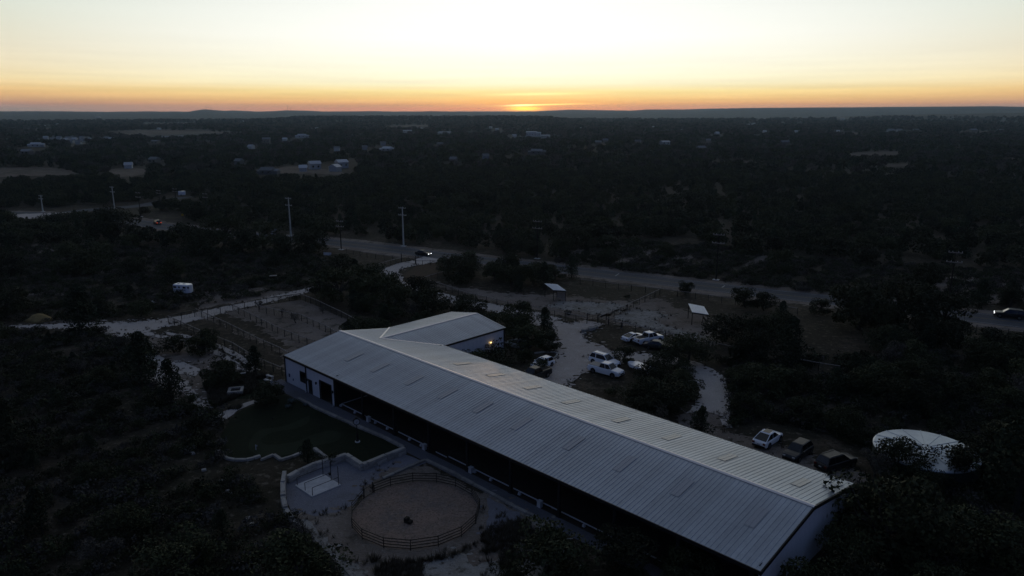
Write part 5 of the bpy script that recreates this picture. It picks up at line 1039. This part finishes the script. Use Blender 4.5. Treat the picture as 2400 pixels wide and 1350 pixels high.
# trees that can be told apart in the photo: column, row of the foot, crown width in pixels, kind, label
NAMED = [
 (1300, 1352, 250, 'oak', 'big live oak at the bottom edge, right of the round pen'), (1470, 1345, 210, 'oak', 'live oak under the barn eave at the bottom edge, middle of three'), (1610, 1365, 170, 'oak', 'live oak at the bottom edge below the right end of the barn eave'), (1190, 1385, 110, 'oak', 'low oak cut by the bottom edge, in front of the big live oak'),
 (2085, 1300, 330, 'oak', 'broad live oak touching the right gable end of the barn'), (1985, 1235, 190, 'oak', 'oak whose twigs cross the right corner of the barn roof'), (2300, 1300, 240, 'oak', 'live oak at the lower right, beyond the broad gable oak'), (2380, 1200, 200, 'cedar', 'dark juniper at the lower right edge'),
 (2110, 1128, 165, 'oak', 'oak spreading over the left half of the silvery tank cover'), (2226, 1138, 160, 'oak', 'oak leaning over the right half of the silvery tank cover'), (2290, 1115, 130, 'oak', 'oak covering the right rim of the water tank'), (2160, 1155, 110, 'oak', 'oak in front of the water tank wall'), (1905, 1425, 210, 'oak', 'oak against the lower corner of the right barn gable'), (1985, 1345, 170, 'oak', 'oak against the middle of the right barn gable'),
 (2330, 1090, 150, 'oak', 'oak directly right of the water tank'), (2050, 1130, 90, 'dry', 'sparse small tree left of the water tank'),
 (628, 945, 100, 'oak', 'small oak beside the left front corner of the barn'), (520, 905, 110, 'oak', 'rounded oak on the dark grass behind the fire pit'), (600, 875, 55, 'cedar', 'small juniper by the first pen fence, left of the barn corner'), (332, 905, 95, 'cedar', 'very dark juniper at the left edge of the white gravel patch'), (404, 950, 80, 'cedar', 'feathery juniper below the white gravel patch'), (445, 955, 60, 'oak', 'low oak at the tail of the white gravel patch'),
 (190, 785, 90, 'cedar', 'dark tree where the farm track meets the gravel junction'), (20, 745, 130, 'oak', 'dark oak at the left edge above the farm track'), (25, 650, 90, 'oak', 'dark oak at the left edge of the meadow'), (320, 644, 75, 'oak', 'rounded oak alone in the middle of the meadow'), (405, 652, 85, 'oak', 'oak just behind the horse trailer, to its left'), (165, 628, 110, 'oak', 'wide low oak in the left meadow'), (470, 596, 110, 'oak', 'dense oak at the top of the meadow below the road'), (275, 556, 130, 'oak', 'wide oak clump in front of the left road bend'),
 (800, 706, 150, 'oak', 'broad oak at the end of the farm track'), (880, 712, 150, 'oak', 'broad oak left of the drive bend'), (985, 700, 100, 'oak', 'dark oak right of the drive bend'), (925, 742, 130, 'oak', 'oak behind the wing roof, left of the ridge'), (1010, 735, 130, 'oak', 'oak right behind the wing ridge'), (1100, 742, 110, 'oak', 'oak behind the far gable of the wing'), (1210, 760, 100, 'oak', 'oak where the drive enters the yard'), (870, 668, 110, 'oak', 'oak in the clump above the farm track end'), (760, 690, 90, 'oak', 'outer oak at the left of the clump over the farm track'), (900, 765, 45, 'dry', 'bare young tree by the dark mesh fence'), (965, 752, 50, 'dry', 'second bare young tree behind the wing'),
 (1085, 650, 115, 'oak', 'leaning live oak that hides the road right of the black sedan'), (1050, 640, 70, 'oak', 'shorter oak at the left foot of the leaning live oak'), (1200, 668, 110, 'oak', 'oak in front of the dark pole, left in the paddock clump'), (1250, 665, 100, 'oak', 'oak at the base of the dark pole in the paddock clump'), (1300, 655, 70, 'oak', 'oak at the right of the paddock clump, before the road'), (1340, 652, 40, 'cedar', 'small rounded tree by the road fence above the left shed'), (1335, 580, 110, 'oak', 'oak across the road opposite the left paddock'), (1470, 700, 20, 'shrub', 'lone dark shrub in the left paddock'), (1605, 690, 50, 'oak', 'small oak hiding the road above the right shed'),
 (1240, 815, 110, 'oak', 'bushy oak between the wing wall and the yard'), (1285, 820, 75, 'oak', 'round tree in the kerbed bed by the yard'), (1120, 835, 85, 'oak', 'oak against the wing wall under its eave'), (1185, 850, 90, 'shrub', 'dense shrub at the foot of the wing wall'), (1150, 845, 50, 'shrub', 'shrub beside the slim post and wall lamp'), (1255, 872, 60, 'shrub', 'shrub growing between the hatchback and the black pickup'), (1228, 850, 60, 'oak', 'small tree between the wing and the hatchback'),
 (1462, 850, 75, 'oak', 'small oak in front of the coupe and open-bed pickup'), (1552, 870, 90, 'oak', 'oak at the right of the parked row'), (1600, 885, 70, 'oak', 'oak at the inner bend of the gravel track'), (1502, 948, 130, 'oak', 'oak in the island behind the barn, in front of the tan-covered pickup'), (1560, 960, 160, 'oak', 'large oak in the middle of the island behind the barn'), (1510, 985, 120, 'oak', 'oak tight behind the roof edge in the island'), (1600, 930, 110, 'oak', 'oak along the inner edge of the curved gravel track'), (1530, 904, 105, 'oak', 'oak between the long white trailer and the island'), (1440, 930, 50, 'shrub', 'low shrub at the left tip of the island'),
 (1750, 975, 100, 'oak', 'dark oak outside the curve of the gravel track'), (1735, 920, 110, 'oak', 'oak on the right shoulder of the gravel track'), (1885, 985, 110, 'oak', 'oak behind the charcoal SUV'), (2000, 1035, 90, 'oak', 'oak behind the black boxy SUV'), (1700, 800, 130, 'oak', 'oak right of the right paddock shed'), (1780, 815, 120, 'oak', 'oak below the road, right of the right paddock'), (1850, 850, 90, 'cedar', 'juniper in the open woods right of the right paddock'),
 (1745, 720, 75, 'oak', 'small oak on the near side of the road, left of its hidden stretch'), (1790, 728, 75, 'oak', 'second small oak on the near side of the road'), (1920, 735, 70, 'oak', 'oak that cuts off the road at the right'), (2010, 772, 180, 'oak', 'broad oak hiding the road, left of three'), (2110, 776, 190, 'oak', 'broad oak hiding the road, middle of three'), (2205, 782, 150, 'oak', 'broad oak hiding the road, right of three'),
 (770, 1085, 45, 'shrub', 'twiggy shrub on the gravel beside the wash rack wall'), (722, 1085, 50, 'cedar', 'dark upright shrub inside the zigzag wall'), (690, 1215, 40, 'shrub', 'dark shrub inside the curved end wall'),
 (662, 738, 22, 'dry', 'thin sapling in the sandy pen, nearest the barn'), (693, 757, 30, 'dry', 'taller thin sapling in the sandy pen'), (608, 725, 24, 'dry', 'thin sapling at the top of the middle pen'), (757, 735, 22, 'dry', 'thin sapling in the last sandy pen'), (690, 705, 28, 'shrub', 'dark bush by the back fence of the pens'),
 (120, 540, 120, 'oak', 'oak before the roadside gravel at the left'), (60, 548, 110, 'oak', 'oak at the left edge below the roadside gravel'), (525, 578, 125, 'oak', 'oak below the road, left of the tall pale pole'), (620, 584, 130, 'oak', 'oak under the tall pale pole'), (728, 594, 110, 'oak', 'oak left of the white sign board'), (572, 596, 110, 'oak', 'oak between the two oaks below the hidden road'), (676, 602, 110, 'oak', 'rounded oak in front of the tall pale pole'), (792, 640, 90, 'oak', 'oak below the white sign board'), (100, 1250, 90, 'cedar', 'juniper in the lower left scrub'), (430, 1360, 240, 'oak', 'wide green oak at the bottom left edge'), (30, 1060, 90, 'cedar', 'juniper at the left edge of the scrub'), (215, 1130, 90, 'oak', 'low oak in the middle of the left scrub'),
]
ntree = 0
KEEP = [np.array((o.location.x, o.location.y, 1.2)) for o in COL.objects if o.type == 'EMPTY' and o.get('category') in ('car', 'pickup', 'trailer', 'shed', 'utility pole') and o.location.y < 240] + [np.array((*at2(*q_), 0.3)) for q_ in ((100, 503), (180, 497), (250, 491), (320, 484), (420, 537), (450, 540), (1620, 664), (1750, 684), (2300, 745), (1880, 694))] + [np.array((*at2(1956, 1100), 1.5)), np.array((*at2(1935, 1098), 1.5)), np.array((*at2(1810, 1030), 1.0)), np.array((*at2(1775, 1035), 1.0))]
def hides(x, y, r_, h):
    """does a crown of this size stand between the viewer and a car, shed or pole that is in plain view?"""
    c = np.array((x, y, h)); e = np.array((0, 0, H))
    for p in KEEP:
        d = p - e; t = np.clip(np.dot(c - e, d) / np.dot(d, d), 0, .985); q = e + d * t - c
        if np.hypot(q[0], q[1]) ** 2 / r_ ** 2 + (q[2] / (.65 * r_)) ** 2 < 1.15: return True
    return False
def plant(x, y, sc_, kind, label, group, zs=1.0):
    global ntree
    lst = near[kind]; cr, tr = lst[ntree % len(lst)]; ntree += 1
    nm = {'oak': 'oak_tree', 'cedar': 'juniper_tree', 'dry': 'bare_tree', 'shrub': 'shrub'}[kind]
    t = thing(nm, label, 'shrub' if kind == 'shrub' else 'tree', (x, y, float(terrain(x, y))), random.random() * 6.28, group); t.scale = (sc_, sc_, sc_ * zs)
    put('trunk', tr, t); put('crown', cr, t); return t
NX = []
for (u, v, wpx, kind, lb) in NAMED:
    x, y, _ = at(u, v); dep = y * C_ + H * S_; s_ = wpx / F * dep / 2 / RAD[kind]
    if hides(x, y, s_ * RAD[kind] * .8, s_ * 3) and not any(k_ in lb for k_ in ('hatchback', 'parked row', 'wing', 'tank')): print('HIDES', lb)
    plant(x, y, s_, kind, lb, None, random.uniform(.5, .62) if u < 240 and v < 625 else random.uniform(1.0, 1.15) if 'hiding the road' in lb or 'road,' in lb or 'tank' in lb or 'right barn gable' in lb else random.uniform(.75, .95) if kind == 'oak' else random.uniform(.85, 1.1)); NX.append((x, y, s_ * RAD[kind]))
NX = np.array(NX)
X, Y = field_pts(52, 235, 5.0, .62)
dd = np.min(np.hypot(X[:, None] - NX[None, :, 0], Y[:, None] - NX[None, :, 1]) - .75 * NX[None, :, 2], axis=1); ok = dd > .5; X, Y = X[ok], Y[ok]
clr = np.array([not hides(a_, b_, 4.2, 3) for a_, b_ in zip(X, Y)], bool); X, Y = X[clr], Y[clr]
left_scrub = inside(X, Y, THIN[1])
order = np.argsort(np.hypot(X, Y)); X, Y, left_scrub = X[order], Y[order], left_scrub[order]; NI = 300 - len(NAMED)
GRP = ['trees in the lower left scrub', 'trees in the left meadow', 'trees in the right-hand woods', 'trees across the main road', 'trees between the barn and the road']
LAND = [('the water tank', tc_), ('the charcoal parked SUV', at2(1868, 1070)), ('the curve of the gravel track', at2(1690, 905)), ('the right paddock shed', at2(1640, 760)), ('the left paddock shed', at2(1300, 700)), ('the right barn gable', W(76, 9)),
        ('the dark SUV on the road', at2(2365, 748)), ('the tall pale pole', at2(682, 553)), ('the entrance gate', at2(957, 618)), ('the horse trailer', at2(425, 692)), ('the yellow sand heap', at2(92, 751)), ('the fire pit', at2(553, 925)), ('the black sedan', at2(990, 600)),
        ('the curved end wall', at2(668, 1180)), ('the white gravel patch', at2(400, 890)), ('the bare stones below the lawn', at2(530, 1150)), ('the leaning pale pole', at2(270, 499)), ('the road paint tick', at2(1446, 644)), ('the right-hand verge pole', at2(2222, 714)), ('the right paddock pole', at2(1678, 656)),
        ('the broken woodland fence', at2(1920, 850)), ('the lower left picture corner', at2(60, 1330)), ('the right edge beyond the tank', at2(2395, 1040)), ('the right edge below the road', at2(2395, 860)), ('the lower right picture corner', at2(2370, 1340)), ('the farm track end', at2(720, 682)), ('the drive bend', at2(915, 640)), ('the left picture edge by the scrub', at2(10, 950)), ('the gravel junction', at2(320, 770)), ('the white trailer in the island', at2(1505, 868)), ('the wing gable', W(6.5, 35)), ('the road sign at the left bend', at2(429, 519))]
LAB = {}
def tree_label(x, y, kind, sz):
    """which tree this is: its kind and size, and where it stands from the nearest landmark"""
    nm, p = min(LAND, key=lambda q: math.hypot(q[1][0] - x, q[1][1] - y)); dx, dy = x - p[0], y - p[1]
    side = ('right of' if dx > 0 else 'left of') if abs(dx) > abs(dy) else ('beyond' if dy > 0 else 'in front of')
    w = {'oak': 'oak', 'cedar': 'juniper', 'dry': 'sparse tree', 'shrub': 'low shrub'}[kind]; big = {0: 'small', 1: 'mid-sized', 2: 'large'}[sz]; key = f'{big} dark {w} {side} {nm}' if kind in ('oak', 'cedar') else f'{big} {w} {side} {nm}'
    LAB[key] = LAB.get(key, []); return key, math.hypot(dx, dy)
def grp(x, y):
    rd = np.interp(x, [p[0] for p in ROAD][::-1], [p[1] for p in ROAD][::-1])
    if y > rd: return 3
    b_ = (x - A0[0]) * E2[0] + (y - A0[1]) * E2[1]; a_ = (x - A0[0]) * E1[0] + (y - A0[1]) * E1[1]
    if a_ > 45 and b_ > 8 or a_ > 74: return 2
    if x < -40 and y > 130: return 1
    if b_ < 12 and a_ < 45: return 0
    return 4
for i in range(min(NI, len(X))):
    g = grp(X[i], Y[i]); kind = random.choices(['oak', 'cedar', 'dry', 'shrub'], [2, 3, 2, 5] if g == 0 else [6, 3, .6, .3])[0]
    s_ = random.uniform(.55, 1.0) if kind == 'shrub' else random.uniform(.5, .8) if g in (0, 1) else random.uniform(.65, 1.15)
    t = plant(X[i], Y[i], s_, kind, None, GRP[g], random.uniform(.8, 1.1))
    key, dist = tree_label(X[i], Y[i], kind, 0 if s_ < .72 else 1 if s_ < .95 else 2); LAB[key].append((dist, t))
ORD = ['nearest', 'second nearest', 'third nearest', 'fourth nearest', 'fifth nearest', 'sixth nearest', 'seventh nearest', 'eighth nearest', 'ninth nearest']
for key, lst in LAB.items():
    lst.sort(key=lambda q: q[0])
    for i, (d_, t) in enumerate(lst): t['label'] = key if len(lst) == 1 else key + ', ' + (ORD[i] if i < 9 else 'farther off') 
rX, rY = X[NI:], Y[NI:]
mid_src = [('oak', 1000, .62, 21), ('oak', 1000, .62, 22), ('oak', 1000, .62, 23), ('cedar', 600, .5, 24)]; far_src = [('oak', 300, 1.15, 31), ('cedar', 200, .95, 33), ('dry', 260, 1.0, 32), ('dry', 260, 1.0, 34)]
wood = sources('tree_shapes', mid_src + far_src)
PX, PY, PS, PI_ = [rX], [rY], [.65 + .5 * rng.random(len(rX))], [rng.integers(0, 4, len(rX))]
for (r0, r1, cell, keep, s0, far_) in ((235, 480, 4.8, .78, .82, 0), (480, 1000, 6.0, .74, 1.0, 4), (1000, 1900, 9.5, .72, 1.25, 4), (1900, 2500, 15, .62, 1.7, 4)):
    X, Y = field_pts(r0, r1, cell, keep, 40); PX.append(X); PY.append(Y); PS.append(s0 * (.65 + .6 * rng.random(len(X)))); PI_.append(np.where(rng.random(len(X)) < (.25 if r0 < 900 else .62), 2, 0) * (far_ > 0) + rng.integers(0, 2 if far_ else 4, len(X)) + far_)
PX, PY, PS, PI_ = (np.concatenate(q) for q in (PX, PY, PS, PI_))
scatter('woods', np.stack([PX, PY, terrain(PX, PY) - .15], 1), rng.random(len(PX)) * 6.28, PS, PI_, wood, None)
# low scrub and dry grass near the camera
def cover_sources():
    c1 = bpy.data.collections.new('cover_shapes')
    for i in range(3):
        rs = np.random.default_rng(60 + i); C, Rb = crown_blobs('shrub', rs); V = leaves(C * .6, Rb * .6, 130, .2, rs); me = mesh_np('leaf_mass', V, np.arange(len(V)).reshape(-1, 4)); me.materials.append(M['leaf_dry'] if i == 0 else M['leaf_oak']); c1.objects.link(bpy.data.objects.new('%02d_scrub_shape' % i, me))
    c2 = bpy.data.collections.new('grass_shapes')
    for i in range(3):
        rs = np.random.default_rng(80 + i); V = []
        for k in range(22):
            a = rs.random() * 6.28; p = np.array([np.cos(a), np.sin(a), 0]) * rs.random() * .3; d = np.array([np.cos(a) * .25, np.sin(a) * .25, .35 + .25 * rs.random()]); w = np.array([-np.sin(a), np.cos(a), 0]) * .03
            V += [p - w, p + w, p + d]
        me = mesh_np('tuft', np.array(V), np.arange(len(V)).reshape(-1, 3)); me.materials.append(M['grass']); c2.objects.link(bpy.data.objects.new('%02d_tuft_shape' % i, me))
    return c1, c2
c1, c2 = cover_sources()
def cover(name, zones, n, col, lo, hi, avoid):
    xs, ys = [], []
    for z_ in zones:
        q = np.array(z_); mn, mx = q.min(0), q.max(0); X = rng.uniform(mn[0], mx[0], n); Y = rng.uniform(mn[1], mx[1], n); k = inside(X, Y, z_); xs.append(X[k]); ys.append(Y[k])
    X, Y = np.concatenate(xs), np.concatenate(ys); ok = np.ones(len(X), bool); nz = np.sin(X * .33 + 1) * np.cos(Y * .29) + .6 * np.sin(X * .9 - Y * .7)
    ok &= nz > -.5
    for p in avoid: ok &= ~inside(X, Y, p)
    ok &= seg_dist(X, Y, ROAD) > 5.5; ok &= seg_dist(X, Y, TRK) > 3.0; ok &= seg_dist(X, Y, DRIVE) > 2.8; X, Y = X[ok], Y[ok]
    return scatter(name, np.stack([X, Y, np.zeros(len(X))], 1), rng.random(len(X)) * 6.28, lo + (hi - lo) * rng.random(len(X)) ** 2, rng.integers(0, 3, len(X)), col, None)
YARD = poly([(665, 1105), (780, 1075), (950, 1050), (1000, 1078), (1270, 1215), (1130, 1230), (960, 1295), (830, 1260), (750, 1235), (690, 1225)]); LAWN = poly([(690, 930), (950, 1050), (850, 1095), (705, 1065), (600, 1078), (520, 1075), (515, 1030), (600, 935)])
AV = [CLEAR[0], CLEAR[3], CLEAR[4], CLEAR[6], YARD, LAWN, poly([(1235, 735), (1380, 745), (1440, 830), (1400, 870), (1330, 910), (1220, 885), (1305, 835), (1290, 770)])]
cover('scrub', [THIN[1], THIN[0], poly([(1690, 850), (2500, 820), (2500, 1400), (1900, 1400), (2020, 1130), (1720, 1010)]), THIN[2]], 12000, c1, .5, 1.6, AV)
GPEN = poly([(690, 1215), (1300, 1215), (1320, 1400), (800, 1400)])
cover('dry_grass', [THIN[1], THIN[0], GPEN, poly([(480, 870), (640, 880), (560, 960), (480, 960)]), THIN[2]], 6000, c2, .5, 1.3, AV + [[(PC[0] + 8.2 * math.cos(i * .4), PC[1] + 8.2 * math.sin(i * .4)) for i in range(16)], poly([(690, 1210), (760, 1205), (850, 1280), (900, 1380), (820, 1380)]), poly([(990, 1320), (1170, 1290), (1180, 1400), (980, 1400)])])

vp = np.array(VERGE * 2); vp = vp + rng.normal(size=vp.shape) * .55; k_ = np.ones(len(vp), bool)
for p in (CLEAR[0], [(PC[0] + 6.8 * math.cos(i * .4), PC[1] + 6.8 * math.sin(i * .4)) for i in range(16)]): k_ &= ~inside(vp[:, 0], vp[:, 1], p)
vp = vp[k_ & (rng.random(len(vp)) < .6)]
scatter('verge_grass', np.column_stack([vp, np.zeros(len(vp))]), rng.random(len(vp)) * 6.28, .35 + .75 * rng.random(len(vp)) ** 2, rng.integers(0, 3, len(vp)), c2, None)

# ------------------------------------------------------------------ air
HZ = 7.0e-5
def haze():
    me = MB().box((0, 0, 36.5), (18300, 18300, 75)).mesh('haze'); m = bpy.data.materials.new('haze'); m.use_nodes = True; nt = m.node_tree; nt.nodes.clear()
    o = nt.nodes.new('ShaderNodeOutputMaterial'); v = nt.nodes.new('ShaderNodeVolumePrincipled'); v.inputs['Color'].default_value = (.47, .69, .96, 1); v.inputs['Density'].default_value = HZ; v.inputs['Anisotropy'].default_value = .72
    nt.links.new(v.outputs[0], o.inputs['Volume']); me.materials.append(m); tag(link('haze', me), kind='stuff')
haze()
